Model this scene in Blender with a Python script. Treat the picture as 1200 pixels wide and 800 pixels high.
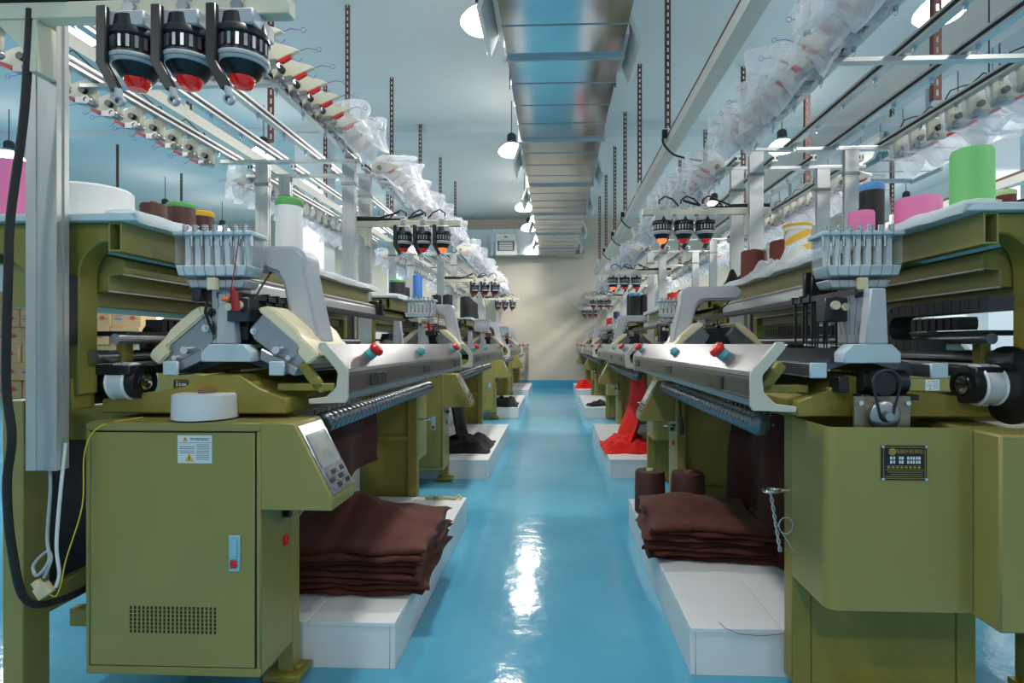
import bpy, bmesh, math, random
from mathutils import Vector, Matrix, noise

# ------------------------------------------------------------------ reset
for o in list(bpy.data.objects): bpy.data.objects.remove(o, do_unlink=True)
scene = bpy.context.scene
COL = scene.collection
R = math.radians
rnd = random.Random(7)

# ------------------------------------------------------------------ camera
cam_d = bpy.data.cameras.new('camera'); cam = bpy.data.objects.new('camera', cam_d); COL.objects.link(cam)
cam_d.sensor_width = 36.0; cam_d.lens = 19.5
cam.location = (0, 0, 1.1); cam.rotation_euler = (R(90), 0, math.atan(25/650))
cam_d.shift_x = -25/1200; cam_d.shift_y = 3/1200
cam_d.clip_start = 0.05; cam_d.clip_end = 100
scene.camera = cam

# ------------------------------------------------------------------ world, exposure
w = bpy.data.worlds.new('world'); scene.world = w; w.use_nodes = True
bgn = w.node_tree.nodes['Background']; bgn.inputs[0].default_value = (0.86, 0.93, 1.0, 1); bgn.inputs[1].default_value = 2.5
scene.view_settings.view_transform = 'Standard'
scene.view_settings.look = 'None'
scene.view_settings.gamma = 1.0
scene.view_settings.use_curve_mapping = False
scene.view_settings.exposure = -0.30

LAMP_POWER = 62.0          # watts of every high-bay lamp
LAMP_ROWS = (-7.35, -3.85, -0.56, 2.9, 6.3)
LAMP_YS = (-2.2, 1.3, 4.3, 7.2, 10.2, 12.0)

# ------------------------------------------------------------------ materials
def srgb(r, g, b):
    f = lambda c: (c/255/12.92) if c/255 <= 0.04045 else ((c/255+0.055)/1.055)**2.4
    return (f(r), f(g), f(b), 1)

def mat(name, col, rough=0.5, metal=0.0, noise_amt=0.0, noise_scale=8.0, bump=0.0, bump_scale=60.0, spec=0.5, rough_var=0.0,
        coat=0.0, stripes=None, emit=None, aniso=0.0):
    m = bpy.data.materials.new(name); m.use_nodes = True
    nt = m.node_tree; b = nt.nodes['Principled BSDF']
    b.inputs['Base Color'].default_value = col
    b.inputs['Roughness'].default_value = rough
    b.inputs['Metallic'].default_value = metal
    b.inputs['Specular IOR Level'].default_value = spec
    b.inputs['Coat Weight'].default_value = coat
    b.inputs['Anisotropic'].default_value = aniso
    tc = nt.nodes.new('ShaderNodeTexCoord')
    if noise_amt or rough_var:
        n = nt.nodes.new('ShaderNodeTexNoise'); n.inputs['Scale'].default_value = noise_scale; n.inputs['Detail'].default_value = 5
        nt.links.new(tc.outputs['Object'], n.inputs['Vector'])
        if noise_amt:
            rm = nt.nodes.new('ShaderNodeMapRange'); rm.inputs[1].default_value = 0.3; rm.inputs[2].default_value = 0.7
            rm.inputs[3].default_value = 1-noise_amt; rm.inputs[4].default_value = 1+noise_amt*0.5
            nt.links.new(n.outputs['Fac'], rm.inputs[0])
            mx = nt.nodes.new('ShaderNodeMix'); mx.data_type = 'RGBA'; mx.blend_type = 'MULTIPLY'; mx.inputs[0].default_value = 1
            mx.inputs[6].default_value = col
            nt.links.new(rm.outputs[0], mx.inputs[7]); nt.links.new(mx.outputs[2], b.inputs['Base Color'])
        if rough_var:
            rr = nt.nodes.new('ShaderNodeMapRange'); rr.inputs[3].default_value = max(0.02, rough-rough_var); rr.inputs[4].default_value = rough+rough_var
            nt.links.new(n.outputs['Fac'], rr.inputs[0]); nt.links.new(rr.outputs[0], b.inputs['Roughness'])
    if bump:
        n2 = nt.nodes.new('ShaderNodeTexNoise'); n2.inputs['Scale'].default_value = bump_scale; n2.inputs['Detail'].default_value = 3
        nt.links.new(tc.outputs['Object'], n2.inputs['Vector'])
        bp = nt.nodes.new('ShaderNodeBump'); bp.inputs['Strength'].default_value = bump; bp.inputs['Distance'].default_value = 0.01
        nt.links.new(n2.outputs['Fac'], bp.inputs['Height']); nt.links.new(bp.outputs[0], b.inputs['Normal'])
    if stripes:                       # (direction, scale, other colour)
        ax, sc, c2 = stripes
        wv = nt.nodes.new('ShaderNodeTexWave'); wv.bands_direction = ax; wv.inputs['Scale'].default_value = sc
        nt.links.new(tc.outputs['Object'], wv.inputs['Vector'])
        mx = nt.nodes.new('ShaderNodeMix'); mx.data_type = 'RGBA'; mx.inputs[6].default_value = col; mx.inputs[7].default_value = c2
        nt.links.new(wv.outputs['Fac'], mx.inputs[0]); nt.links.new(mx.outputs[2], b.inputs['Base Color'])
        bp = nt.nodes.new('ShaderNodeBump'); bp.inputs['Strength'].default_value = 0.3; bp.inputs['Distance'].default_value = 0.003
        nt.links.new(wv.outputs['Fac'], bp.inputs['Height']); nt.links.new(bp.outputs[0], b.inputs['Normal'])
    if emit:
        b.inputs['Emission Color'].default_value = emit[0]; b.inputs['Emission Strength'].default_value = emit[1]
    return m

def film_mat(name, col, opacity, rough=0.25):
    m = bpy.data.materials.new(name); m.use_nodes = True; nt = m.node_tree
    b = nt.nodes['Principled BSDF']; b.inputs['Base Color'].default_value = col; b.inputs['Roughness'].default_value = rough
    out = nt.nodes['Material Output']
    tr = nt.nodes.new('ShaderNodeBsdfTransparent'); tl = nt.nodes.new('ShaderNodeBsdfTranslucent'); tl.inputs[0].default_value = col
    m1 = nt.nodes.new('ShaderNodeMixShader'); m1.inputs[0].default_value = 0.4
    nt.links.new(b.outputs[0], m1.inputs[1]); nt.links.new(tl.outputs[0], m1.inputs[2])
    m2 = nt.nodes.new('ShaderNodeMixShader')
    lw = nt.nodes.new('ShaderNodeLayerWeight'); lw.inputs[0].default_value = 0.4
    mr = nt.nodes.new('ShaderNodeMapRange'); mr.inputs[3].default_value = opacity; mr.inputs[4].default_value = min(1, opacity+0.45)
    nt.links.new(lw.outputs['Facing'], mr.inputs[0]); nt.links.new(mr.outputs[0], m2.inputs[0])
    nt.links.new(tr.outputs[0], m2.inputs[1]); nt.links.new(m1.outputs[0], m2.inputs[2])
    nt.links.new(m2.outputs[0], out.inputs['Surface'])
    tc = nt.nodes.new('ShaderNodeTexCoord'); n2 = nt.nodes.new('ShaderNodeTexNoise'); n2.inputs['Scale'].default_value = 30
    nt.links.new(tc.outputs['Object'], n2.inputs['Vector'])
    bp = nt.nodes.new('ShaderNodeBump'); bp.inputs['Strength'].default_value = 0.5; bp.inputs['Distance'].default_value = 0.02
    nt.links.new(n2.outputs['Fac'], bp.inputs['Height']); nt.links.new(bp.outputs[0], b.inputs['Normal'])
    return m

OLIVE = (147, 138, 76)
M = {}
M['olive'] = mat('olive_paint', srgb(*OLIVE), 0.38, noise_amt=0.07, noise_scale=3, bump=0.03, bump_scale=250)
M['olive_cast'] = mat('olive_cast_paint', srgb(142, 130, 54), 0.42, noise_amt=0.16, noise_scale=7, bump=0.12, bump_scale=120)
M['white_lam'] = mat('white_laminate', srgb(226, 229, 232), 0.32, noise_amt=0.04, noise_scale=2)
M['alu'] = mat('aluminium_profile', srgb(200, 200, 198), 0.36, metal=0.65, noise_amt=0.06, noise_scale=4)
M['alu_white'] = mat('brushed_aluminium_cover', srgb(146, 147, 150), 0.30, metal=0.9, noise_amt=0.05, noise_scale=3, rough_var=0.06)
M['steel'] = mat('machined_steel', srgb(160, 163, 168), 0.3, metal=0.9, noise_amt=0.12, noise_scale=14)
M['dark_steel'] = mat('dark_steel', srgb(70, 72, 78), 0.35, metal=0.8, noise_amt=0.15, noise_scale=20)
M['bed'] = mat('needle_bed_steel', srgb(112, 114, 120), 0.34, metal=0.85, stripes=('Y', 60, srgb(58, 58, 62)))
M['chrome'] = mat('chrome', srgb(215, 218, 222), 0.12, metal=1.0)
M['cast_grey'] = mat('grey_cast_paint', srgb(180, 184, 190), 0.4, noise_amt=0.05, noise_scale=6)
M['pale_blue'] = mat('pale_blue_paint', srgb(184, 200, 208), 0.4)
M['cream'] = mat('cream_plastic', srgb(226, 214, 180), 0.4, noise_amt=0.04)
M['cream_beam'] = mat('cream_beam_paint', srgb(212, 208, 186), 0.4, noise_amt=0.06)
M['ivory'] = mat('ivory_end_cap', srgb(198, 194, 180), 0.38)
M['black'] = mat('black_plastic', srgb(24, 24, 27), 0.35)
M['rubber'] = mat('black_rubber', srgb(18, 18, 20), 0.6)
M['chain'] = mat('black_drag_chain', srgb(36, 36, 40), 0.45)
M['red'] = mat('red_plastic', srgb(208, 34, 30), 0.3)
M['red_dark'] = mat('dark_red_plastic', srgb(150, 24, 26), 0.35)
M['red_lens'] = mat('red_indicator_lens', srgb(190, 22, 16), 0.12, coat=0.5, emit=(srgb(220, 30, 20), 0.25))
M['red_lens_lit'] = mat('lit_red_indicator_lens', srgb(255, 60, 30), 0.15, emit=(srgb(255, 70, 30), 6.0))
M['teal'] = mat('teal_plastic', srgb(96, 178, 186), 0.3)
M['latch_blue'] = mat('pale_blue_latch', srgb(140, 190, 205), 0.35)
M['screen'] = mat('display_glass', srgb(150, 158, 155), 0.08, coat=0.6, noise_amt=0.15, noise_scale=25)
M['silver_panel'] = mat('silver_keypad_panel', srgb(168, 170, 178), 0.2, metal=0.7, noise_amt=0.4, noise_scale=60)
M['gasket'] = mat('dark_gap', srgb(26, 26, 20), 0.8)
M['sticker'] = mat('white_sticker', srgb(214, 222, 226), 0.4)
M['yellow'] = mat('yellow_print', srgb(222, 180, 30), 0.5)
M['ink'] = mat('grey_ink', srgb(70, 76, 84), 0.6)
M['plate_black'] = mat('black_name_plate', srgb(20, 26, 26), 0.3)
M['gold'] = mat('gold_print', srgb(170, 140, 52), 0.35, metal=0.4)
M['brass'] = mat('brass_plate', srgb(150, 140, 120), 0.35, metal=0.6, noise_amt=0.2, noise_scale=20)
M['shelf'] = mat('pale_shelf_board', srgb(206, 220, 224), 0.3, noise_amt=0.08, noise_scale=12, bump=0.3, bump_scale=14)
M['film'] = film_mat('crumpled_clear_film', srgb(238, 242, 246), 0.30)
M['bag'] = film_mat('plastic_bag_film', srgb(226, 230, 236), 0.24)
M['acrylic'] = film_mat('clear_acrylic', srgb(205, 216, 222), 0.10, 0.1)
M['purple'] = mat('purple_wire_loop', srgb(140, 90, 170), 0.4)
M['slotted'] = mat('brown_slotted_steel', srgb(112, 62, 50), 0.5, noise_amt=0.15, noise_scale=30)
M['trunk'] = mat('white_cable_tray', srgb(220, 218, 208), 0.4)
M['yellow_wire'] = mat('yellow_wire', srgb(214, 190, 40), 0.4)
M['grey_wire'] = mat('grey_wire', srgb(170, 176, 180), 0.4)
M['white_wire'] = mat('white_wire', srgb(222, 224, 222), 0.4)
M['lamp_metal'] = mat('lamp_housing', srgb(150, 156, 160), 0.35, metal=0.6)
M['lens'] = mat('lit_lamp_lens', srgb(255, 255, 255), 0.4, emit=((1.0, 0.98, 0.95, 1), 14.0))
M['carton'] = mat('carton_board', srgb(196, 164, 120), 0.8, noise_amt=0.06)
M['tape'] = mat('carton_tape', srgb(206, 186, 140), 0.4)
M['carton_red'] = mat('carton_red_print', srgb(196, 84, 66), 0.7)
M['carton_blue'] = mat('carton_grey_print', srgb(120, 132, 150), 0.7)
M['twine'] = mat('rope_cord', srgb(196, 188, 140), 0.8)
M['galv'] = None

def yarn_mat(name, col, rough=0.6):
    return mat(name, srgb(*col), rough, stripes=('Z', 120, tuple(c*0.72 for c in srgb(*col)[:3])+(1,)))
YARN = {'pink': yarn_mat('pink_yarn', (244, 130, 186)), 'white': yarn_mat('white_yarn', (236, 238, 240)),
        'brown': yarn_mat('brown_yarn', (78, 36, 28)), 'black': yarn_mat('black_yarn', (20, 20, 24)),
        'green': yarn_mat('green_yarn', (130, 214, 130)), 'blue': yarn_mat('blue_yarn', (70, 130, 210)),
        'red': yarn_mat('red_yarn', (226, 36, 30)), 'darkblue': yarn_mat('dark_blue_yarn', (38, 58, 110)),
        'rust': yarn_mat('rust_yarn', (110, 42, 26))}
CAP = {'green': mat('green_cone_cap', srgb(96, 168, 92), 0.5), 'yellow': mat('yellow_cone_cap', srgb(226, 176, 48), 0.5),
       'blue': mat('blue_cone_cap', srgb(92, 150, 210), 0.5), 'brown': mat('cardboard_cone_core', srgb(140, 104, 78), 0.8),
       'pale': mat('pale_green_cone_cap', srgb(186, 220, 150), 0.5), 'dark': mat('dark_cone_core', srgb(40, 32, 34), 0.7),
       'white': mat('white_cone_core', srgb(224, 224, 220), 0.6)}

def knit_mat(name, col):
    m = mat(name, srgb(*col), 0.85, noise_amt=0.22, noise_scale=9, spec=0.2)
    nt = m.node_tree; b = nt.nodes['Principled BSDF']
    b.inputs['Sheen Weight'].default_value = 0.08
    tc = nt.nodes.new('ShaderNodeTexCoord'); wv = nt.nodes.new('ShaderNodeTexWave'); wv.inputs['Scale'].default_value = 90
    wv.inputs['Distortion'].default_value = 2
    nt.links.new(tc.outputs['Object'], wv.inputs['Vector'])
    bp = nt.nodes.new('ShaderNodeBump'); bp.inputs['Strength'].default_value = 0.10; bp.inputs['Distance'].default_value = 0.003
    nt.links.new(wv.outputs['Fac'], bp.inputs['Height']); nt.links.new(bp.outputs[0], b.inputs['Normal'])
    return m
KNIT = {'brown': knit_mat('brown_knit', (84, 45, 35)), 'black': knit_mat('black_knit', (26, 26, 29)), 'red': knit_mat('red_knit', (214, 32, 22)),
        'maroon': knit_mat('dark_brown_knit', (62, 26, 22))}

def floor_mat():
    m = bpy.data.materials.new('blue_epoxy_floor'); m.use_nodes = True; nt = m.node_tree; b = nt.nodes['Principled BSDF']
    tc = nt.nodes.new('ShaderNodeTexCoord')
    n = nt.nodes.new('ShaderNodeTexNoise'); n.inputs['Scale'].default_value = 1.3; n.inputs['Detail'].default_value = 7
    n3 = nt.nodes.new('ShaderNodeTexNoise'); n3.inputs['Scale'].default_value = 5.5; n3.inputs['Detail'].default_value = 8; n3.inputs['Roughness'].default_value = 0.7
    for k in (n, n3): nt.links.new(tc.outputs['Object'], k.inputs['Vector'])
    r = nt.nodes.new('ShaderNodeValToRGB'); r.color_ramp.elements[0].position = 0.35; r.color_ramp.elements[1].position = 0.68
    r.color_ramp.elements[0].color = srgb(78, 156, 188); r.color_ramp.elements[1].color = srgb(98, 172, 200)
    nt.links.new(n.outputs['Fac'], r.inputs[0])
    r2 = nt.nodes.new('ShaderNodeValToRGB'); r2.color_ramp.elements[0].position = 0.58; r2.color_ramp.elements[1].position = 0.75
    r2.color_ramp.elements[0].color = (0, 0, 0, 1); r2.color_ramp.elements[1].color = (1, 1, 1, 1)
    nt.links.new(n3.outputs['Fac'], r2.inputs[0])
    mx = nt.nodes.new('ShaderNodeMix'); mx.data_type = 'RGBA'; mx.inputs[7].default_value = srgb(122, 182, 200)
    ml = nt.nodes.new('ShaderNodeMath'); ml.operation = 'MULTIPLY'; ml.inputs[1].default_value = 0.45
    nt.links.new(r2.outputs[0], ml.inputs[0]); nt.links.new(ml.outputs[0], mx.inputs[0])
    nt.links.new(r.outputs[0], mx.inputs[6]); nt.links.new(mx.outputs[2], b.inputs['Base Color'])
    rr = nt.nodes.new('ShaderNodeMapRange'); rr.inputs[3].default_value = 0.05; rr.inputs[4].default_value = 0.17
    nt.links.new(n3.outputs['Fac'], rr.inputs[0]); nt.links.new(rr.outputs[0], b.inputs['Roughness'])
    bp = nt.nodes.new('ShaderNodeBump'); bp.inputs['Strength'].default_value = 0.12; bp.inputs['Distance'].default_value = 0.02
    n4 = nt.nodes.new('ShaderNodeTexNoise'); n4.inputs['Scale'].default_value = 9; n4.inputs['Detail'].default_value = 4
    nt.links.new(tc.outputs['Object'], n4.inputs['Vector'])
    nt.links.new(n4.outputs['Fac'], bp.inputs['Height']); nt.links.new(bp.outputs[0], b.inputs['Normal'])
    b.inputs['Specular IOR Level'].default_value = 0.22
    return m
M['floor'] = floor_mat()
M['ceiling'] = mat('ceiling_paint', srgb(224, 226, 224), 0.7, noise_amt=0.05, noise_scale=0.5)
M['beam'] = mat('ceiling_beam_paint', srgb(214, 220, 222), 0.7)
M['wall_beige'] = mat('beige_wall_paint', srgb(204, 196, 180), 0.75, noise_amt=0.06, noise_scale=0.7)
M['wall_white'] = mat('white_wall_paint', srgb(212, 218, 222), 0.75, noise_amt=0.05, noise_scale=0.7)
M['wall_blue'] = mat('pale_blue_wall_paint', srgb(186, 210, 222), 0.75, noise_amt=0.05, noise_scale=0.7)
M['skirt'] = mat('blue_skirting_paint', srgb(66, 156, 196), 0.4)
M['galv'] = mat('galvanised_sheet', srgb(212, 216, 220), 0.13, metal=1.0, noise_amt=0.05, noise_scale=5, rough_var=0.05, bump=0.04, bump_scale=3)
M['galv_edge'] = mat('galvanised_flange', srgb(186, 194, 200), 0.35, metal=0.8)
M['louvre'] = mat('white_louvre', srgb(214, 216, 212), 0.45)
M['glass'] = film_mat('window_glass', srgb(235, 244, 250), 0.05, 0.05)
M['frame_white'] = mat('white_window_frame', srgb(220, 224, 226), 0.4)

# ------------------------------------------------------------------ mesh builder
class MB:
    def __init__(s): s.v = []; s.f = []
    def add(s, vs, fs):
        o = len(s.v); s.v += [tuple(v) for v in vs]; s.f += [tuple(i+o for i in f) for f in fs]; return s
    def box(s, x0, x1, y0, y1, z0, z1):
        return s.add([(x0,y0,z0),(x1,y0,z0),(x1,y1,z0),(x0,y1,z0),(x0,y0,z1),(x1,y0,z1),(x1,y1,z1),(x0,y1,z1)],
                     [(0,3,2,1),(4,5,6,7),(0,1,5,4),(1,2,6,5),(2,3,7,6),(3,0,4,7)])
    def obox(s, c, ax, ay, az):
        c = Vector(c); ax = Vector(ax); ay = Vector(ay); az = Vector(az)
        vs = [c+i*ax+j*ay+k*az for k in (-1,1) for j in (-1,1) for i in (-1,1)]
        return s.add(vs, [(0,2,3,1),(4,5,7,6),(0,1,5,4),(1,3,7,5),(3,2,6,7),(2,0,4,6)])
    def prism(s, pts, axis, a, b):
        n = len(pts)
        def P(p, t): return {'x': (t, p[0], p[1]), 'y': (p[0], t, p[1]), 'z': (p[0], p[1], t)}[axis]
        vs = [P(p, a) for p in pts]+[P(p, b) for p in pts]
        return s.add(vs, [tuple(range(n)), tuple(reversed(range(n, 2*n)))]+[(i, (i+1) % n, n+(i+1) % n, n+i) for i in range(n)])
    def cyl(s, p0, p1, r0, r1=None, n=16, caps=True):
        r1 = r0 if r1 is None else r1
        p0 = Vector(p0); p1 = Vector(p1); d = (p1-p0).normalized()
        u = d.orthogonal().normalized(); v = d.cross(u)
        vs = [p0+r0*(u*math.cos(2*math.pi*i/n)+v*math.sin(2*math.pi*i/n)) for i in range(n)]
        vs += [p1+r1*(u*math.cos(2*math.pi*i/n)+v*math.sin(2*math.pi*i/n)) for i in range(n)]
        fs = [(i, (i+1) % n, n+(i+1) % n, n+i) for i in range(n)]
        if caps: fs += [tuple(reversed(range(n))), tuple(range(n, 2*n))]
        return s.add(vs, fs)
    def lathe(s, c, d, prof, n=20, cap=True):
        c = Vector(c); d = Vector(d).normalized(); u = d.orthogonal().normalized(); v = d.cross(u)
        vs = []; fs = []
        for r, h in prof:
            vs += [c+d*h+max(r, 1e-5)*(u*math.cos(2*math.pi*i/n)+v*math.sin(2*math.pi*i/n)) for i in range(n)]
        for k in range(len(prof)-1):
            fs += [(k*n+i, k*n+(i+1) % n, (k+1)*n+(i+1) % n, (k+1)*n+i) for i in range(n)]
        if cap: fs += [tuple(reversed(range(n))), tuple(range((len(prof)-1)*n, len(prof)*n))]
        return s.add(vs, fs)
    def tube(s, pts, r, n=6):
        pts = [Vector(p) for p in pts]; vs = []; fs = []; u = None
        for k, p in enumerate(pts):
            d = (pts[min(k+1, len(pts)-1)]-pts[max(k-1, 0)]).normalized()
            if u is None: u = d.orthogonal().normalized()
            else:
                u = (u-d*u.dot(d))
                u = u.normalized() if u.length > 1e-6 else d.orthogonal().normalized()
            v = d.cross(u); rr = r[k] if isinstance(r, (list, tuple)) else r
            vs += [p+rr*(u*math.cos(2*math.pi*i/n)+v*math.sin(2*math.pi*i/n)) for i in range(n)]
        for k in range(len(pts)-1):
            fs += [(k*n+i, k*n+(i+1) % n, (k+1)*n+(i+1) % n, (k+1)*n+i) for i in range(n)]
        fs += [tuple(reversed(range(n))), tuple(range((len(pts)-1)*n, len(pts)*n))]
        return s.add(vs, fs)
    def slab(s, fn_top, fn_bot, nu, nv):
        """closed sheet between two surfaces fn(u,v) with u,v in 0..1"""
        vs = [fn_top(i/nu, j/nv) for j in range(nv+1) for i in range(nu+1)]
        vs += [fn_bot(i/nu, j/nv) for j in range(nv+1) for i in range(nu+1)]
        W = nu+1; N = W*(nv+1); fs = []
        for j in range(nv):
            for i in range(nu):
                a = j*W+i; fs.append((a, a+1, a+W+1, a+W)); fs.append((N+a, N+a+W, N+a+W+1, N+a+1))
        for i in range(nu):
            fs.append((i, N+i, N+i+1, i+1)); b = nv*W+i; fs.append((b, b+1, N+b+1, N+b))
        for j in range(nv):
            a = j*W; fs.append((a, a+W, N+a+W, N+a)); c = a+nu; fs.append((c, N+c, N+c+W, c+W))
        return s.add(vs, fs)

def mk_mesh(name, mb, material, bevel=0.0, sharp=38, seg=1):
    me = bpy.data.meshes.new(name); bm = bmesh.new()
    vv = [bm.verts.new(v) for v in mb.v]
    for f in mb.f:
        try: bm.faces.new([vv[i] for i in f])
        except ValueError: pass
    bmesh.ops.recalc_face_normals(bm, faces=bm.faces)
    if bevel:
        es = [e for e in bm.edges if len(e.link_faces) == 2 and e.calc_face_angle(0) > R(30)]
        bmesh.ops.bevel(bm, geom=es, offset=bevel, segments=seg, affect='EDGES', clamp_overlap=True)
    for e in bm.edges:
        e.smooth = not (len(e.link_faces) == 2 and e.calc_face_angle(0) > R(sharp))
    for f in bm.faces: f.smooth = True
    bm.to_mesh(me); bm.free(); me.materials.append(material); return me

CACHE = {}
def part(name, key, fn, material, parent=None, bevel=0.0, loc=None, rot=None, sharp=38, seg=1, flip=False):
    if key is not None and flip: key = ('flipped', key)
    if key is None or key not in CACHE:
        mb = MB(); fn(mb)
        if flip: mb.v = [(a, -b, c) for a, b, c in mb.v]
        me = mk_mesh(name, mb, material, bevel, sharp, seg)
        if key is not None: CACHE[key] = me
    else: me = CACHE[key]
    o = bpy.data.objects.new(name, me); COL.objects.link(o)
    if parent is not None: o.parent = parent
    if loc is not None: o.location = loc
    if rot is not None: o.rotation_euler = rot
    return o
def tag(o, label, cat, group=None, kind=None):
    o['label'] = label
    if cat: o['category'] = cat
    if group: o['group'] = group
    if kind: o['kind'] = kind
    return o
def thing(name, label, cat, loc=(0,0,0), rz=0.0, group=None):
    o = bpy.data.objects.new(name, None); COL.objects.link(o); o.location = loc; o.rotation_euler = (0, 0, rz); o.empty_display_size = 0.1
    return tag(o, label, cat, group)
def struct(name, fn, material, bevel=0.0):
    o = part(name, None, fn, material, None, bevel); o['kind'] = 'structure'; return o
def text_mesh(body, size, material, name='lettering', extrude=0.0004):
    c = bpy.data.curves.new('t', 'FONT'); c.body = body; c.size = size; c.align_x = 'CENTER'; c.align_y = 'CENTER'; c.extrude = extrude
    c.resolution_u = 2
    o = bpy.data.objects.new('t', c); COL.objects.link(o)
    dg = bpy.context.evaluated_depsgraph_get(); me = bpy.data.meshes.new_from_object(o.evaluated_get(dg))
    bpy.data.objects.remove(o, do_unlink=True); me.materials.clear(); me.materials.append(material); me.name = name
    return me
def add_text(body, size, material, parent, loc, rot, name='lettering', key=None):
    k = ('text', body, size, material.name)
    if k not in CACHE: CACHE[k] = text_mesh(body, size, material, name)
    o = bpy.data.objects.new(name, CACHE[k]); COL.objects.link(o); o.parent = parent; o.location = loc; o.rotation_euler = rot
    return o
def arc(cx, cy, r, a0, a1, n):
    return [(cx+r*math.cos(R(a0+(a1-a0)*i/n)), cy+r*math.sin(R(a0+(a1-a0)*i/n))) for i in range(n+1)]

# ------------------------------------------------------------------ room
WX0, WX1, WY0, WY1, WZ = -12.6, 7.6, -4.5, 14.0, 4.26
struct('floor', lambda b: b.box(WX0, WX1, WY0, WY1, -0.1, 0.0), M['floor'])
struct('ceiling', lambda b: b.box(WX0, WX1, WY0, WY1, WZ, WZ+0.1), M['ceiling'])
WIN = (-11.75, -10.1, 1.05, 2.62)
def far_wall(b):
    x0, x1, z0, z1 = WIN
    b.box(WX0-0.2, x0, WY1, WY1+0.2, 0, WZ); b.box(x1, WX1+0.2, WY1, WY1+0.2, 0, WZ)
    b.box(x0, x1, WY1, WY1+0.2, 0, z0); b.box(x0, x1, WY1, WY1+0.2, z1, WZ)
struct('wall_far', far_wall, M['wall_beige'])
struct('wall_left', lambda b: b.box(WX0-0.2, WX0, WY0, WY1, 0, WZ), M['wall_blue'])
struct('wall_right', lambda b: b.box(WX1, WX1+0.2, WY0, WY1, 0, WZ), M['wall_white'])
struct('wall_back', lambda b: b.box(WX0-0.2, WX1+0.2, WY0-0.2, WY0, 0, WZ), M['wall_white'])
struct('baseboard_far', lambda b: b.box(WX0, WX1, WY1-0.012, WY1, 0, 0.19), M['skirt'])
struct('baseboard_right', lambda b: b.box(WX1-0.012, WX1, WY0, WY1-0.012, 0, 0.19), M['skirt'])
struct('trim_1', lambda b: b.box(WX0, WX1, 7.95, 8.25, WZ-0.10, WZ), M['beam'])
struct('trim_2', lambda b: b.box(WX0, WX1, 2.0, 2.3, WZ-0.10, WZ), M['beam'])
for i, (cx, cy, sx) in enumerate(((-3.55, 8.1, 0.22), (-3.95, 13.8, 0.2), (6.2, 8.1, 0.22), (6.2, 2.15, 0.22))):
    struct('trim_%d' % (i+3), lambda b: b.box(cx-sx, cx+sx, cy-0.2, cy+0.199, 0, WZ-0.1 if cy < 9 else WZ), M['wall_white'], 0.01)
wn = part('window_1', None, lambda b: (b.box(WIN[0], WIN[1], 14.04, 14.10, WIN[2], WIN[2]+0.06), b.box(WIN[0], WIN[1], 14.04, 14.10, WIN[3]-0.06, WIN[3]),
          b.box(WIN[0], WIN[0]+0.06, 14.04, 14.10, WIN[2]+0.06, WIN[3]-0.06), b.box(WIN[1]-0.06, WIN[1], 14.04, 14.10, WIN[2]+0.06, WIN[3]-0.06),
          b.box(-10.95, -10.90, 14.04, 14.10, WIN[2]+0.06, WIN[3]-0.06)), M['frame_white'])
wn['kind'] = 'structure'
part('pane', None, lambda b: b.box(WIN[0]+0.06, -10.95, 14.066, 14.072, WIN[2]+0.06, WIN[3]-0.06), M['glass'], wn)
part('pane', None, lambda b: b.box(-10.90, WIN[1]-0.06, 14.066, 14.072, WIN[2]+0.06, WIN[3]-0.06), M['glass'], wn)

# ------------------------------------------------------------------ lamps (each carries its own light)
def build_lamp(x, y, z, label):
    t = thing('high_bay_lamp', label, 'lamp', (x, y, z), 0, 'high bay lamps under the ceiling')
    part('shade', 'lamp_shade', lambda b: b.lathe((0,0,0), (0,0,1), [(0.076,0.082),(0.10,0.088),(0.085,0.112),(0.06,0.128),(0.05,0.134),(0.05,0.122),(0.07,0.095),(0.076,0.082)], 24, False), M['lamp_metal'], t)
    part('ballast', 'lamp_ballast', lambda b: b.lathe((0,0,0.12), (0,0,1), [(0.055,0),(0.06,0.01),(0.06,0.09),(0.045,0.11),(0.02,0.125)], 16), M['dark_steel'], t)
    part('lens', 'lamp_lens', lambda b: b.lathe((0,0,0), (0,0,-1), [(0.07,-0.085),(0.13,-0.06),(0.168,-0.012),(0.172,0.01),(0.15,0.035),(0.09,0.052),(0.0,0.058)], 24), M['lens'], t)
    part('hanger', ('lamp_hanger', round(z, 3)), lambda b: b.cyl((0,0,0.24), (0,0,WZ-z), 0.006, n=6), M['dark_steel'], t)
    ld = bpy.data.lights.new('lamp_light', 'AREA'); ld.shape = 'DISK'; ld.size = 0.28; ld.energy = LAMP_POWER*(0.66 if y < 2 else 1.0); ld.color = (1.0, 0.955, 0.89)
    lo = bpy.data.objects.new('lamp_light', ld); COL.objects.link(lo); lo.parent = t; lo.location = (0, 0, -0.07)
ROWN = {-7.35: 'far left aisle', -3.85: 'left machine row', -0.56: 'central duct\'s left side', 2.9: 'right machine row', 6.3: 'far right wall'}
YN = {-2.2: 'behind the camera', 1.3: 'above the nearest machines', 4.3: 'first in view', 7.2: 'second in view', 10.2: 'third in view', 12.0: 'nearest the far wall'}
for x in LAMP_ROWS:
    for y in LAMP_YS:
        build_lamp(x, y, 3.6, 'lit dome ceiling lamp over the %s, %s' % (ROWN[x], YN[y]))

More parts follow.
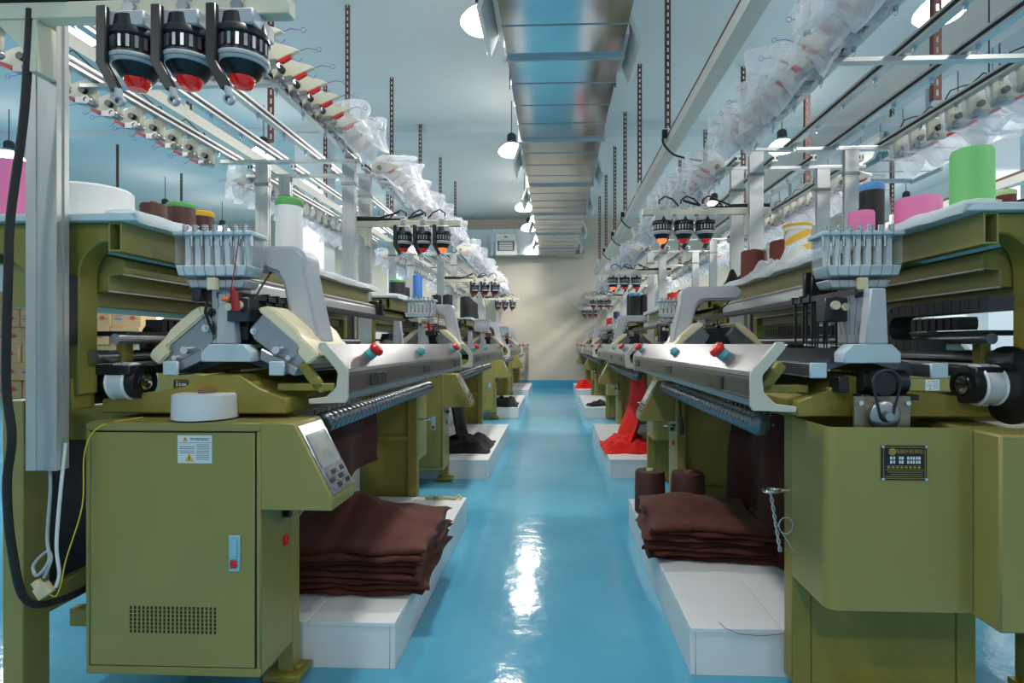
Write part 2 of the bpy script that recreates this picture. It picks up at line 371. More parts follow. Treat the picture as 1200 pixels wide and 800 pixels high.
# ------------------------------------------------------------------ galvanised ducts
def build_duct(x0, x1, z0, z1, y0, y1, label):
    t = thing('air_duct', label, 'air duct', ((x0+x1)/2, 0, z0), 0, 'overhead air ducts')
    w = (x1-x0)/2; h = z1-z0; y = y0; k = 0; pitch = 0.42
    while y < y1-0.05:
        ye = min(y+pitch, y1); dz = (0.0, 0.002, 0.001, 0.0025, 0.0015)[k % 5]
        part('duct_section', ('ds', w, h, round(ye-y, 3), dz), lambda b: b.box(-w+dz, w-dz, 0.004, ye-y-0.004, dz, h-dz), M['galv'], t, loc=(0, y, 0))
        flange = (k % 4 == 3)
        e = 0.026 if flange else 0.005
        part('flange' if flange else 'seam', ('df', w, h, flange), lambda b: (b.box(-w-e, w+e, -e*0.35, e*0.35, -e, e*0.4), b.box(-w-e, -w+e*.4, -e*0.35, e*0.35, e*.4, h+e), b.box(w-e*.4, w+e, -e*0.35, e*0.35, e*.4, h+e)), M['galv_edge'], t, loc=(0, ye, 0))
        y = ye; k += 1
    for s in (-1, 1):                                  # angled outlets on both flanks
        for j, yy in enumerate((3.55, 6.6, 8.3, 10.3, 12.2)):
            if yy > y1-0.6 or yy < y0: continue
            o = part('air_outlet', ('outlet', s, w), lambda b: (b.obox((s*(w+0.075), 0.3, 0.15), (s*0.016, 0, 0.006), (0, 0.3, 0), (s*-0.055, 0, 0.15)), b.box(min(s*w, s*(w+0.05)), max(s*w, s*(w+0.05)), 0.02, 0.58, 0.10, 0.28),
                     b.box(min(s*w, s*(w+0.05)), max(s*w, s*(w+0.05)), 0.02, 0.58, 0.28, 0.32)), M['louvre'], t, loc=(0, yy+(0.5 if s > 0 else 0), 0), bevel=0.004)
    for yy in (5.0, 8.6, 11.6):
        for s in (-1, 1):
            part('hanger_rod', ('dh', h), lambda b: b.cyl((0,0,h-0.3), (0,0,WZ-3.26), 0.006, n=6), M['dark_steel'], t, loc=(s*(w+0.045), yy, 0))
    return t
build_duct(-0.36, 0.498, 3.26, 3.70, 2.5, 13.35, 'long galvanised air duct running down the middle of the ceiling')
build_duct(3.84, 4.70, 3.26, 3.70, 2.5, 13.35, 'galvanised air duct above the machines on the far right')
wd = thing('wall_duct', 'galvanised duct box running across the top of the far wall', 'air duct', (0, 13.4, 3.26))
for i in range(9):
    part('duct_panel', 'wdp', lambda b: b.box(0.004, 0.556, 0, 0.598, 0, 0.62), M['galv'], wd, loc=(-4.32+i*0.56, 0, 0.004*(i % 2)))
for i in range(10):
    part('seam', 'wds', lambda b: b.box(-0.012, 0.012, -0.012, 0.0, -0.008, 0.64), M['galv_edge'], wd, loc=(-4.32+i*0.56, 0, 0))
vb = thing('vent_unit', 'white square vent unit with grille on the far wall duct', 'vent', (-1.17, 13.3, 3.24))
part('housing', None, lambda b: b.box(-0.25, 0.25, 0, 0.085, 0, 0.52), M['louvre'], vb, 0.01)
part('grille', None, lambda b: b.box(-0.20, 0.20, -0.012, 0, 0.10, 0.34), M['ink'], vb)
for i in range(5):
    part('slat', 'vslat', lambda b: b.box(-0.165, 0.165, -0.024, -0.012, 0, 0.022), M['louvre'], vb, loc=(0, 0, 0.125+i*0.042))
part('badge', None, lambda b: b.box(-0.04, 0.04, -0.006, 0, 0.42, 0.45), M['ink'], vb)

# ------------------------------------------------------------------ cable trays on slotted brown angle
def slotted(b, length, wdt=0.045, thick=0.004, pitch=0.06):
    """ladder of a slotted angle along +z, starting at 0"""
    b.box(-wdt/2, -wdt*0.17, 0, thick, 0, length); b.box(wdt*0.17, wdt/2, 0, thick, 0, length)
    b.box(-wdt/2, -wdt/2+thick, thick, 0.035, 0, length)
    n = max(1, int(length/pitch))
    for i in range(n+1):
        z = min(i*pitch, length-0.02); b.box(-wdt*0.17, wdt*0.17, 0, thick, z, z+0.024)
def tray(x, z, y0, y1, label, hang):
    t = thing('cable_tray', label, 'cable tray', (x, y0, z), 0, 'hanging cable trays')
    part('channel', None, lambda b: (b.box(-0.05, 0.05, 0, y1-y0, -0.05, -0.045), b.box(-0.05, -0.045, 0, y1-y0, -0.045, 0.03), b.box(0.045, 0.05, 0, y1-y0, -0.045, 0.03)), M['trunk'], t)
    o = part('slotted_rail', None, lambda b: slotted(b, y1-y0, 0.05), M['slotted'], t, loc=(-0.02, 0, 0.06), rot=(R(-90), 0, 0))
    for yy in hang:
        part('hanger', ('hang', round(WZ-z, 2)), lambda b: slotted(b, WZ-z-0.03), M['slotted'], t, loc=(-0.03, yy-y0, 0.03))
        part('socket_box', 'sock', lambda b: b.box(-0.035, 0.035, -0.06, 0.0, -0.02, 0.1), M['white_lam'], t, loc=(-0.05, yy-y0-0.01, 0.0), bevel=0.004)
    return t
tray(0.99, 2.80, 1.2, 13.3, 'white cable tray on brown slotted angle right of the central duct', (4.74, 6.3, 7.6, 8.9, 10.4, 11.9))
tray(-2.74, 2.80, 1.2, 13.3, 'white cable tray on brown slotted angle above the left machine row', (4.1, 6.6, 9.1, 11.6))
tray(4.55, 2.72, 1.6, 13.3, 'white cable tray on brown slotted angle at the far right', (2.6, 5.1, 7.6, 10.1))
def hang(x, y, z0, label):
    o = part('slotted_hanger', ('hang2', round(z0, 2)), lambda b: slotted(b, WZ-z0), M['slotted'], None, loc=(x, y, z0))
    tag(o, label, 'hanger', 'brown slotted hangers above the machines')
ORD = ('nearest', 'second', 'third', 'fourth', 'fifth', 'sixth', 'seventh')
for i in range(6): hang(-1.93, 3.7+1.4*i, 2.47, 'brown slotted steel hanger above the left machine row, %s from the camera' % ORD[i])
for i in range(5): hang(2.15, 3.2+1.6*i, 2.47, 'brown slotted steel hanger above the right machine row, %s from the camera' % ORD[i])
for i in range(3): hang(-6.9, 7.0+1.5*i, 2.0, 'brown slotted steel hanger in the far left aisle, %s from the camera' % ORD[i])

# ------------------------------------------------------------------ knitting machine
def build_machine(label, loc, rz, L, side, carr_y, rack_y, lit):
    t = thing('knitting_machine', label, 'machine', loc, rz, 'computerised flat knitting machines')
    K = (L, side)
    near = loc[1] < 4
    # --- control cabinet
    cab = part('control_cabinet', 'cab', lambda b: (b.box(-0.525, 0, 0.006, 0.2, 0.13, 0.87),
        b.box(-0.525, 0, 0, 0.006, 0.845, 0.87), b.box(-0.525, 0, 0, 0.006, 0.13, 0.155), b.box(-0.525, -0.512, 0, 0.006, 0.155, 0.845), b.box(-0.012, 0, 0, 0.006, 0.155, 0.845),
        b.prism([(0.0,0.87),(0.10,0.87),(0.215,0.65),(0.212,0.617),(0.0,0.617)], 'y', 0.0, 0.177)), M['olive'], t, 0.003)
    part('door_gap', 'cabgap', lambda b: b.box(-0.512, -0.012, 0.003, 0.0058, 0.155, 0.845), M['gasket'], cab)
    part('door', 'cabdoor', lambda b: b.box(-0.508, -0.016, -0.002, 0.003, 0.159, 0.841), M['olive'], cab, 0.0015)
    def louv(b):
        for i in range(21):
            x = -0.388+i*0.0126
            for j in range(7): b.box(x, x+0.0058, -0.0028, -0.0018, 0.256+j*0.0115, 0.2645+j*0.0115)
    part('vent', 'cabvent', louv, M['gasket'], cab)
    lt = part('latch', 'cablatch', lambda b: b.box(-0.091, -0.057, -0.007, -0.002, 0.44, 0.545), M['latch_blue'], cab, 0.002)
    part('latch_handle', 'cablatch2', lambda b: b.box(-0.084, -0.064, -0.0115, -0.007, 0.478, 0.535), M['latch_blue'], cab, 0.001)
    part('latch_button', 'cablatch3', lambda b: b.box(-0.084, -0.064, -0.012, -0.007, 0.452, 0.474), M['red'], cab, 0.001)
    if side == 'L':
        part('warning_sticker', 'stk', lambda b: b.box(-0.244, -0.142, -0.0032, -0.002, 0.753, 0.834), M['sticker'], cab)
        part('sticker_print', 'stkp', lambda b: [b.box(-0.238, -0.193, -0.0037, -0.0032, 0.806-i*0.006, 0.8075-i*0.006) for i in range(1, 5)]+
             [b.box(-0.188, -0.150, -0.0037, -0.0032, 0.806-i*0.006, 0.8075-i*0.006) for i in range(8)]+[b.box(-0.24, -0.146, -0.0037, -0.0032, 0.812, 0.813)], M['ink'], cab)
        part('warning_triangle', 'stkt', lambda b: (b.prism([(-0.229,0.817),(-0.214,0.817),(-0.2215,0.830)], 'y', -0.0038, -0.0032), b.prism([(-0.222,0.758),(-0.196,0.758),(-0.209,0.781)], 'y', -0.0038, -0.0032)), M['yellow'], cab)
        part('hazard_mark', 'stkm', lambda b: (b.box(-0.210, -0.208, -0.0044, -0.0038, 0.766, 0.775), b.box(-0.210, -0.208, -0.0044, -0.0038, 0.7615, 0.7640), b.box(-0.2223, -0.2207, -0.0044, -0.0038, 0.821, 0.826)), M['gasket'], cab)
        add_text('WARNING', 0.0118, M['ink'], cab, (-0.178, -0.0034, 0.8225), (R(90), 0, 0))
    # slanted operator panel
    dx, dz = 0.115, -0.22; ln = math.hypot(dx, dz); sx, sz = dx/ln, dz/ln; nx, nz = -sz, sx
    def P(s, n): return (0.10+sx*s+nx*n, 0.87+sz*s+nz*n)
    def on_panel(s0, s1, y0, y1, n0, n1):
        return lambda b: b.prism([P(s0,n0), P(s1,n0), P(s1,n1), P(s0,n1)], 'y', y0, y1)
    part('operator_panel', 'hmi', on_panel(0.012, 0.238, 0.008, 0.168, 0.0, 0.004), M['silver_panel'], cab, 0.001)
    part('screen', 'hmis', on_panel(0.045, 0.155, 0.022, 0.152, 0.004, 0.0065), M['screen'], cab)
    for i in range(3):
        for j in range(4):
            part('key', ('hmik', i, j), on_panel(0.170+i*0.021, 0.184+i*0.021, 0.03+j*0.032, 0.053+j*0.032, 0.004, 0.007), M['dark_steel'] if (i+j) % 2 else M['steel'], cab)
    part('rocker_switch', 'rsw', lambda b: b.box(0, 0.010, 0.135, 0.155, 0.465, 0.495), M['red'], cab, 0.002)
    part('key_switch', 'ksw', lambda b: b.cyl((0,0.142,0.565), (0.022,0.142,0.565), 0.012, n=12), M['black'], cab)
    # --- frame, olive
    def frame_a(b):
        b.box(-0.05, 0, 0.2, 0.25, 0.03, 0.90); b.box(-0.80, -0.735, 0.02, 0.11, 0.03, 0.93)
        b.box(-0.76, -0.05, 0.205, 0.245, 0.78, 0.90); b.box(-0.76, -0.05, 0.205, 0.245, 0.16, 0.22); b.box(-0.80, -0.76, 0.11, 0.25, 0.78, 0.90)
    part('end_frame', 'frA', frame_a, M['olive'], t, 0.003)
    for fx in (-0.025, -0.768):
        part('foot', 'foot', lambda b: (b.box(-0.06, 0.06, -0.05, 0.05, 0.012, 0.032), b.cyl((0.035,0,0.032), (0.035,0,0.045), 0.014, n=8), b.cyl((0,0,0), (0,0,0.012), 0.04, n=12)), M['olive_cast'], t, 0.002, loc=(fx, 0.22 if fx > -0.5 else 0.065, 0))
        part('foot', 'foot', None, M['olive_cast'], t, loc=(fx if fx < -0.5 else -0.2, L-0.245, 0))
    yb = L-0.29
    def frame_b(b):
        b.box(-0.565, -0.505, yb, yb+0.06, 0.03, 0.95); b.box(-0.06, 0, yb, yb+0.06, 0.03, 0.95); b.box(-0.505, -0.06, yb+0.02, yb+0.058, 0.03, 0.95)
        b.box(-0.505, -0.06, yb+0.0, yb+0.02, 0.50, 0.53); b.box(-0.505, -0.06, yb+0.0, yb+0.02, 0.90, 0.95)
        b.box(-0.80, -0.735, yb-0.01, yb+0.06, 0.03, 0.93); b.box(-0.735, -0.565, yb+0.02, yb+0.055, 0.78, 0.90)
    part('end_frame', ('frB', L), frame_b, M['olive_cast'], t, 0.003)
    def tail(b):
        # folded cover box with rounded front corner, and the deeper box behind it
        out = [(0.0, L-0.23), (0.0, L-0.03)]+arc(-0.03, L-0.03, 0.03, 0, 90, 5)+[(-0.386, L)]
        inn = [(-0.386, L-0.005)]+arc(-0.03, L-0.03, 0.025, 90, 0, 5)+[(-0.005, L-0.23)]
        b.prism(out+inn, 'z', 0.37, 0.872); b.prism([(-0.005, L-0.23), (-0.005, L-0.03), (-0.03, L-0.005), (-0.386, L-0.005), (-0.386, L-0.23)], 'z', 0.37, 0.376)
    cv = part('end_cover', ('cv', L), tail, M['olive'], t)
    part('end_cover', ('cv2', L), lambda b: b.box(-0.75, -0.388, L-0.23, L+0.09, 0.36, 0.868), M['olive'], t, 0.006)
    if side == 'R':
        PO = (0, 0, -0.022)
        pl = part('name_plate', ('np', L), lambda b: b.box(-0.262, -0.142, L, L+0.004, 0.752, 0.846), M['plate_black'], cv, loc=PO)
        part('plate_border', ('npb', L), lambda b: (b.box(-0.258, -0.146, L+0.004, L+0.0046, 0.8405, 0.842), b.box(-0.258, -0.146, L+0.004, L+0.0046, 0.756, 0.7575), b.box(-0.258, -0.2565, L+0.004, L+0.0046, 0.7575, 0.8405), b.box(-0.1475, -0.146, L+0.004, L+0.0046, 0.7575, 0.8405)), M['gold'], cv, loc=PO)
        for (sx_, sz_) in ((-0.259,0.755),(-0.145,0.755),(-0.259,0.843),(-0.145,0.843)):
            part('rivet', ('npr', sx_, sz_, L), lambda b: b.cyl((sx_,L+0.002,sz_), (sx_,L+0.007,sz_), 0.004, n=8), M['chrome'], cv, loc=PO)
        rr = (R(90), 0, R(180))
        add_text('电脑针织横机', 0.0125, M['gold'], cv, (-0.215, L+0.0045, 0.8070), rr)
        part('emblem', ('npe', L), lambda b: (b.prism([(-0.170+0.010*math.cos(a*math.pi/8), 0.829+0.010*math.sin(a*math.pi/8)) for a in range(16)], 'y', L+0.004, L+0.0048),), M['gold'], cv, loc=PO)
        part('model_print', ('npm', L), lambda b: [b.box(-0.245+i*0.0075, -0.2395+i*0.0075-0.001*(i % 2), L+0.004, L+0.0045, z_, z_+0.008) for z_ in (0.808, 0.797) for i in range(11) if i not in (5, 8)], M['sticker'], cv, loc=PO)
        part('maker_print', ('npk', L), lambda b: [b.box(-0.245+i*0.0115, -0.2375+i*0.0115, L+0.004, L+0.0045, 0.784, 0.791) for i in range(8)], M['gold'], cv, loc=PO)
        part('plate_print', ('npp', L), lambda b: [b.box(-0.252, -0.152-0.006*(i % 3), L+0.004, L+0.0045, 0.779-i*0.006, 0.7805-i*0.006) for i in range(4)], M['gold'], cv, loc=PO)
    # shackle ring and hook on the near leg
    part('eye_bolt', ('eye', L), lambda b: (b.cyl((0,yb+0.03,0.63),(0.03,yb+0.03,0.63),0.008,n=8), b.tube([(0.052+0.024*math.cos(a*math.pi/6), yb+0.03+0.018*math.sin(a*math.pi/6), 0.63) for a in range(13)], 0.006)), M['chrome'], t)
    part('eye_bolt', 'eye2', lambda b: (b.cyl((0,0.225,0.60),(0.03,0.225,0.60),0.008,n=8), b.tube([(0.052+0.024*math.cos(a*math.pi/6), 0.225+0.018*math.sin(a*math.pi/6), 0.60) for a in range(13)], 0.006)), M['chrome'], t)
    # --- body girder and V bed
    part('bed_girder', ('gird', L), lambda b: (b.prism([(-0.56,0.885),(0.03,0.885),(0.03,0.93),(-0.06,0.965),(-0.12,1.005),(-0.22,1.005),(-0.30,0.965),(-0.56,0.93)], 'y', 0.10, L-0.12),
         b.box(-0.50, -0.08, 0.26, L-0.30, 0.84, 0.885)), M['olive_cast'], t, 0.004)
    part('rear_shield', ('rsh', L), lambda b: b.box(-0.785, -0.775, 0.11, L-0.30, 0.33, 0.86), M['dark_steel'], t)
    part('lower_rail', ('lrl', L), lambda b: b.box(-0.795, -0.745, 0.11, L-0.30, 0.25, 0.33), M['olive'], t, 0.003)
    part('front_needle_bed', ('nbf', L), lambda b: b.prism([(-0.155,1.085),(0.0,1.035),(-0.012,1.005),(-0.155,1.05)], 'y', 0.16, L-0.14), M['bed'], t)
    part('rear_needle_bed', ('nbr', L), lambda b: b.prism([(-0.175,1.085),(-0.335,1.035),(-0.323,1.005),(-0.175,1.05)], 'y', 0.16, L-0.14), M['bed'], t)
    for xx in (0.0, -0.335):
        part('bed_rail', ('brl', L), lambda b: b.box(-0.022, 0.022, 0.10, L-0.06, 1.005, 1.045), M['steel'], t, 0.003, loc=(xx, 0, 0))
        for e0, e1 in ((0.092, 0.10), (L-0.06, L-0.052)):
            part('rail_end', ('brle', L, e0), lambda b: (b.box(-0.024, 0.024, e0, e1, 1.003, 1.047)), M['pale_blue'], t, 0.003, loc=(xx, 0, 0))
    for (xx, zz, r_) in ((-0.46, 1.115, 0.016), (-0.53, 1.06, 0.02), (-0.60, 1.06, 0.022)):
        part('slide_rail', ('slr', L, xx), lambda b: b.cyl((xx, 0.03, zz), (xx, L-0.03, zz), r_, n=12), M['steel'], t)
    part('back_channel', ('bch', L), lambda b: b.box(-0.66, -0.44, 0.06, L-0.06, 1.005, 1.035), M['dark_steel'], t, 0.003)
    for y0, y1 in ((0.095, 0.15), (L-0.13, L-0.07)):
        part('bed_block', ('bblk', L, y0), lambda b: b.prism([(-0.08,1.045),(-0.24,1.045),(-0.24,1.075),(-0.215,1.10),(-0.105,1.10),(-0.08,1.075)], 'y', y0, y1), M['pale_blue'], t, 0.003)
        part('bed_post', ('bpost', L, y0), lambda b: b.prism([(-0.14,1.10),(-0.205,1.10),(-0.198,1.26),(-0.155,1.26)], 'y', y0+0.02, y1), M['cast_grey'], t, 0.004)
    # --- front cover bar with end caps, buttons, badges
    b0, b1 = (0.13, L+0.14) if side == 'L' else (-0.17, L)
    br = part('front_cover', ('bar', K), lambda b: b.prism([(0.125,1.10),(0.136,1.10),(0.20,1.022),(0.203,1.010),(0.203,0.945),(0.198,0.925),(0.172,0.920),(0.172,0.926),(0.190,0.934),(0.193,0.95),(0.193,1.008),(0.190,1.016),(0.125,1.092)], 'y', b0+0.012, b1-0.012), M['alu_white'], t, sharp=12)
    part('trim_groove', ('bargr', K), lambda b: (b.box(0.2025, 0.205, b0+0.012, b1-0.012, 0.996, 1.004), b.box(0.2025, 0.2045, b0+0.012, b1-0.012, 0.948, 0.952)), M['steel'], br)
    for y0 in (b0, b1-0.012):
        part('end_cap', ('cap', K, y0), lambda b: b.prism([(0.118,1.105),(0.138,1.106),(0.206,1.026),(0.209,1.010),(0.209,0.93),(0.202,0.916),(0.085,0.912),(0.083,0.928),(0.14,0.935),(0.172,0.966),(0.176,1.008),(0.172,1.018),(0.112,1.09)], 'y', y0, y0+0.012), M['ivory'], br, 0.002)
    sn = Vector((0.078, 0, 0.064)).normalized()
    Lb = b1-b0
    bl = ((0.32, 'red'), (1.09, 'teal'), (Lb-0.16, 'red')) if side == 'L' else ((0.16, 'red'), (Lb-1.13, 'teal'), (Lb-0.36, 'red'))
    for yy, c in bl:
        p = Vector((0.170, b0+yy, 1.06))
        part('button_collar', ('btc', K, yy), lambda b: b.cyl(p, p+sn*0.020, 0.021, n=14), M['teal'], br)
        if c == 'red': part('stop_button', ('btr', K, yy), lambda b: b.lathe(p+sn*0.018, sn, [(0.016,0),(0.027,0.008),(0.028,0.020),(0.021,0.030),(0.0,0.032)], 16), M['red'], br)
        else: part('start_button', ('btt', K, yy), lambda b: b.lathe(p+sn*0.018, sn, [(0.013,0),(0.013,0.008),(0.0,0.01)], 14), M['chrome'], br)
        part('badge_plate', ('bdg', K, yy), lambda b: b.box(0.203, 0.2065, b0+yy-(0.09 if c == 'red' else 0.06), b0+yy+(0.09 if c == 'red' else 0.06), 0.953 if c == 'red' else 0.960, 0.9955), M['black'], br, 0.001)
        def strokes(b, yy=yy, c=c):
            n = 6 if c == 'red' else 4; wv = 0.16/n if c == 'red' else 0.10/n
            for i in range(n):
                y0 = b0+yy-n*wv/2+i*wv+0.002; z0, z1 = (0.956, 0.993) if c == 'red' else (0.964, 0.991)
                b.box(0.2066, 0.2082, y0, y0+0.006, z0, z1)
                if i % 3 != 1: b.box(0.2066, 0.2082, y0+0.006, y0+wv-0.006, z1-0.004, z1)
                if i % 2 == 0: b.box(0.2066, 0.2082, y0+0.006, y0+wv-0.006, z0, z0+0.004)
                if i % 3 == 0: b.box(0.2066, 0.2082, y0+wv-0.010, y0+wv-0.005, z0, z1)
                if i % 2 == 1: b.box(0.2066, 0.2082, y0+0.006, y0+wv-0.006, (z0+z1)/2-0.002, (z0+z1)/2+0.002)
        part('badge_strokes', ('bds', K, yy), strokes, M['chrome'], br)
    for yy in (0.14, L-0.16):
        part('cover_bracket', ('cbr', L, yy), lambda b: (b.obox((0.075, yy, 0.965), (0.09, 0, 0.0), (0, 0.012, 0), (0, 0, 0.012)), b.obox((0.09, yy, 1.0), (0.012,0,0.01), (0,0.012,0), (-0.03,0,0.04))), M['olive_cast'], t, 0.003)
    # --- take-down roller
    def roller(b):
        prof = []; y = 0.255
        while y < L-0.30:
            prof += [(0.022, y), (0.036, y+0.008), (0.036, y+0.026), (0.022, y+0.034)]; y += 0.044
        b.lathe((0.075, 0, 0.835), (0, 1, 0), prof, 14)
    M.setdefault('roller', mat('ribbed_steel_roller', srgb(112, 118, 126), 0.25, metal=0.85))
    part('takedown_roller', ('roll', L), roller, M['roller'], t, sharp=50)
    def strip(b):
        b.box(0.03, 0.033, 0.255, L-0.295, 0.875, 0.886); b.box(0.03, 0.033, 0.255, L-0.295, 0.83, 0.838); n = int((L-0.56)/0.05)
        for i in range(n): b.obox((0.0315, 0.29+i*0.05, 0.857), (0.0015,0,0), (0,0.004,0), (0,0.012,0.02))
    part('perforated_strip', ('pst', L), strip, M['steel'], t)
    part('gas_strut', ('gst', L), lambda b: (b.cyl((0.0, 0.30, 0.79), (0.0, 0.35, 0.66), 0.006, n=8), b.cyl((0.0, 0.35, 0.66), (0.0, 0.385, 0.57), 0.012, n=8)), M['black'], t)
    # --- upper structure
    def bracket(b, y0):
        pts = [(-0.545,0.95)]+[(-0.545+0.085*(1-math.cos(R(a))), 1.30+0.10*math.sin(R(a))) for a in range(0, 91, 15)]+[(-0.445,1.40),(-0.445,1.455),(-1.00,1.455),(-1.0,1.395)]
        pts += [(-0.86,1.385)]+[(-0.86+0.19*math.sin(R(a)), 1.195+0.19*math.cos(R(a))) for a in range(15, 91, 15)]+[(-0.67,0.95)]
        b.prism(pts, 'y', y0, y0+0.07)
    for k, y0 in enumerate((0.0, L*0.52, L-0.07)):
        part('shelf_bracket', ('brk', L, k), lambda b: bracket(b, y0), M['olive_cast'], t, 0.004)
        part('bracket_base', ('brb', L, k), lambda b: b.box(-0.69, -0.56, y0-0.008, y0+0.078, 0.905, 1.0), M['olive_cast'], t, 0.005)
    def rtube(b, x0, x1, z0, z1, y0, y1, w_=0.005):
        b.box(x0, x1, y0, y1, z0, z0+w_); b.box(x0, x1, y0, y1, z1-w_, z1); b.box(x0, x0+w_, y0, y1, z0+w_, z1-w_); b.box(x1-w_, x1, y0, y1, z0+w_, z1-w_)
    part('shelf_tube', ('sht', L), lambda b: rtube(b, -0.445, -0.405, 1.37, 1.455, -0.012, L+0.012), M['olive'], t)
    part('shelf_tube', ('sht2', L), lambda b: rtube(b, -1.04, -1.0, 1.37, 1.455, -0.012, L+0.012), M['olive'], t)
    part('upper_girder', ('ugr', L), lambda b: (b.prism([(-0.56,1.385),(-0.47,1.36),(-0.47,1.315),(-0.52,1.31),(-0.52,1.265),(-0.57,1.26),(-0.57,1.215),(-0.84,1.215),(-0.84,1.385)], 'y', 0.08, L-0.08)), M['olive'], t, 0.003)
    part('girder_line', ('ugl', L), lambda b: (b.box(-0.475, -0.468, 0.08, L-0.08, 1.311, 1.316), b.box(-0.526, -0.519, 0.08, L-0.08, 1.261, 1.266)), M['alu'], t)
    f0, f1 = (0.55, L-0.02) if side == 'L' else (0.05, L-0.82)
    part('feeder_rail', ('fr', K), lambda b: b.prism([(-0.375,1.295),(-0.335,1.295),(-0.335,1.335),(-0.345,1.345),(-0.335,1.355),(-0.375,1.37)], 'y', f0, f1), M['alu'], t, 0.002)
    part('rail_stop', ('frs', K), lambda b: (b.box(-0.385,-0.315,f1-0.03,f1+0.03,1.285,1.385), b.box(-0.325,-0.295,f1-0.012,f1+0.012,1.26,1.40)), M['black'], t, 0.004)
    for yy in (f0+0.06, (f0+f1)/2, f1-0.06):
        part('rail_arm', ('rarm', K, yy), lambda b: b.box(-0.47, -0.375, yy-0.02, yy+0.02, 1.318, 1.345), M['dark_steel'], t, 0.003)
    sh = part('shelf', ('shelf', L), lambda b: b.box(-1.08, -0.345, -0.03, L+0.03, 1.456, 1.478), M['shelf'], t, 0.003)
    def edge_film(b):
        def top(u, v):
            y = -0.03+u*(L+0.06); x = -0.34-0.10*v; n = noise.noise((y*9, v*2.3+L, 0.3))
            return (x+0.006*n, y, 1.483+0.012*max(0, n)+0.006*math.sin(v*3.14))
        def bot(u, v):
            y = -0.03+u*(L+0.06); x = -0.337-0.10*v; n = noise.noise((y*7, v*2.3, 5.3))
            return (x+0.006*n, y, 1.4785 if v > 0.3 else 1.4785-0.028*(1-v/0.3)+0.01*n)
        b.slab(top, bot, 60, 4)
    part('plastic_wrap', ('wrap', L), edge_film, M['film'], sh)
    # drag chain and cable guide
    def chain(b):
        y = 0.30
        while y < L-0.25:
            b.box(-0.57, -0.51, y, y+0.024, 1.145, 1.185); b.box(-0.565, -0.515, y+0.024, y+0.034, 1.152, 1.178); y += 0.034
    part('drag_chain', ('dch', L), chain, M['chain'], t)
    part('chain_tray', ('dct', L), lambda b: b.box(-0.60, -0.48, 0.10, L-0.10, 1.125, 1.14), M['dark_steel'], t)
    for yy in (0.12, L-0.16):
        part('tray_post', ('trp', L, yy), lambda b: b.box(-0.53, -0.50, yy, yy+0.035, 1.03, 1.13), M['olive_cast'], t, 0.002)
    if side == 'R':
        def loop(b):
            pts = [(L+0.08-i*0.034, 1.205) for i in range(12)]
            pts += [(L-0.31+0.055*math.cos(R(a)), 1.15+0.055*math.sin(R(a))) for a in range(110, 271, 32)]+[(L-0.27+i*0.034, 1.095) for i in range(4)]
            for k_ in range(len(pts)-1):
                p = Vector((0, pts[k_][0], pts[k_][1])); q = Vector((0, pts[k_+1][0], pts[k_+1][1])); d = (q-p); n_ = Vector((0, -d.z, d.y)).normalized()
                b.obox(Vector((-0.40, 0, 0))+(p+q)/2, (0.032, 0, 0), d*0.46, n_*0.018)
        part('drag_chain', ('dloop', L), loop, M['chain'], t)
    # belt, pulleys
    for ye, s in ((0.115, 1), (L-0.10, -1)):
        pu = part('drive_pulley', ('pul', L, ye), lambda b: b.lathe((-0.52, ye, 0.982), (1,0,0), [(0.056,0),(0.06,0.004),(0.055,0.008),(0.055,0.052),(0.06,0.056),(0.056,0.06)], 24), M['white_lam'], t)
        part('pulley_hub', ('pulh', L, ye), lambda b: b.lathe((-0.46, ye, 0.982), (1,0,0), [(0.053,0),(0.053,0.03),(0.034,0.032),(0.034,0.028),(0.0,0.028)], 24), M['black'], pu)
        part('pulley_shaft', ('puls', L, ye), lambda b: b.cyl((-0.56,ye,0.982), (-0.52,ye,0.982), 0.042, n=16), M['black'], pu)
        part('pulley_bearing', ('pulb', L, ye), lambda b: b.lathe((-0.432, ye, 0.982), (1,0,0), [(0.026,0),(0.026,0.006),(0.018,0.008),(0.010,0.003),(0.0,0.006)], 18), M['chrome'], pu)
        part('bearing_block', ('pubk', L, ye), lambda b: b.box(-0.62, -0.56, ye-0.045, ye+0.045, 0.915, 1.0), M['black'], t, 0.004)
    for zz in (1.040, 0.924):
        part('toothed_belt', ('belt', L, zz), lambda b: b.box(-0.505, -0.475, 0.115, L-0.10, zz-0.003, zz+0.003), M['white_wire'], t)
    if side == 'R' :
        rl = part('cable_reel', ('reel', L), lambda b: (b.lathe((-0.54, L-0.06, 0.985), (1,0,0), [(0.095,0),(0.11,0.006),(0.11,0.016),(0.09,0.024),(0.05,0.024)], 28), b.cyl((-0.70,L-0.06,0.985), (-0.54,L-0.06,0.985), 0.07, n=20)), M['black'], t)
        def links(b):
            for i in range(14):
                a = R(100-i*15); c = Vector((-0.61, L-0.06+0.088*math.cos(a), 0.985+0.088*math.sin(a)))
                tang = Vector((0, -math.sin(a), math.cos(a))); rad = Vector((0, math.cos(a), math.sin(a)))
                b.obox(c, (0.045,0,0), tang*0.010, rad*0.012)
        part('reel_chain', ('reelc', L), links, M['steel'], rl)
    if side == 'L':
        rl = part('cable_reel', ('reelL', L), lambda b: (b.lathe((-0.58, 0.36, 1.10), (1,0,0), [(0.075,0),(0.085,0.006),(0.085,0.03),(0.07,0.036),(0.03,0.036)], 26),), M['black'], t)
        part('reel_plate', ('reelp', L), lambda b: b.box(-0.535, -0.525, 0.33, 0.42, 1.02, 1.19), M['brass'], rl, 0.003)
        def reel_links(b):
            for i in range(16):
                a = R(i*22.5); b.obox((-0.535, 0.36+0.06*math.cos(a), 1.10+0.06*math.sin(a)), (0.010,0,0), (0,0.006,0), (0,0,0.006))
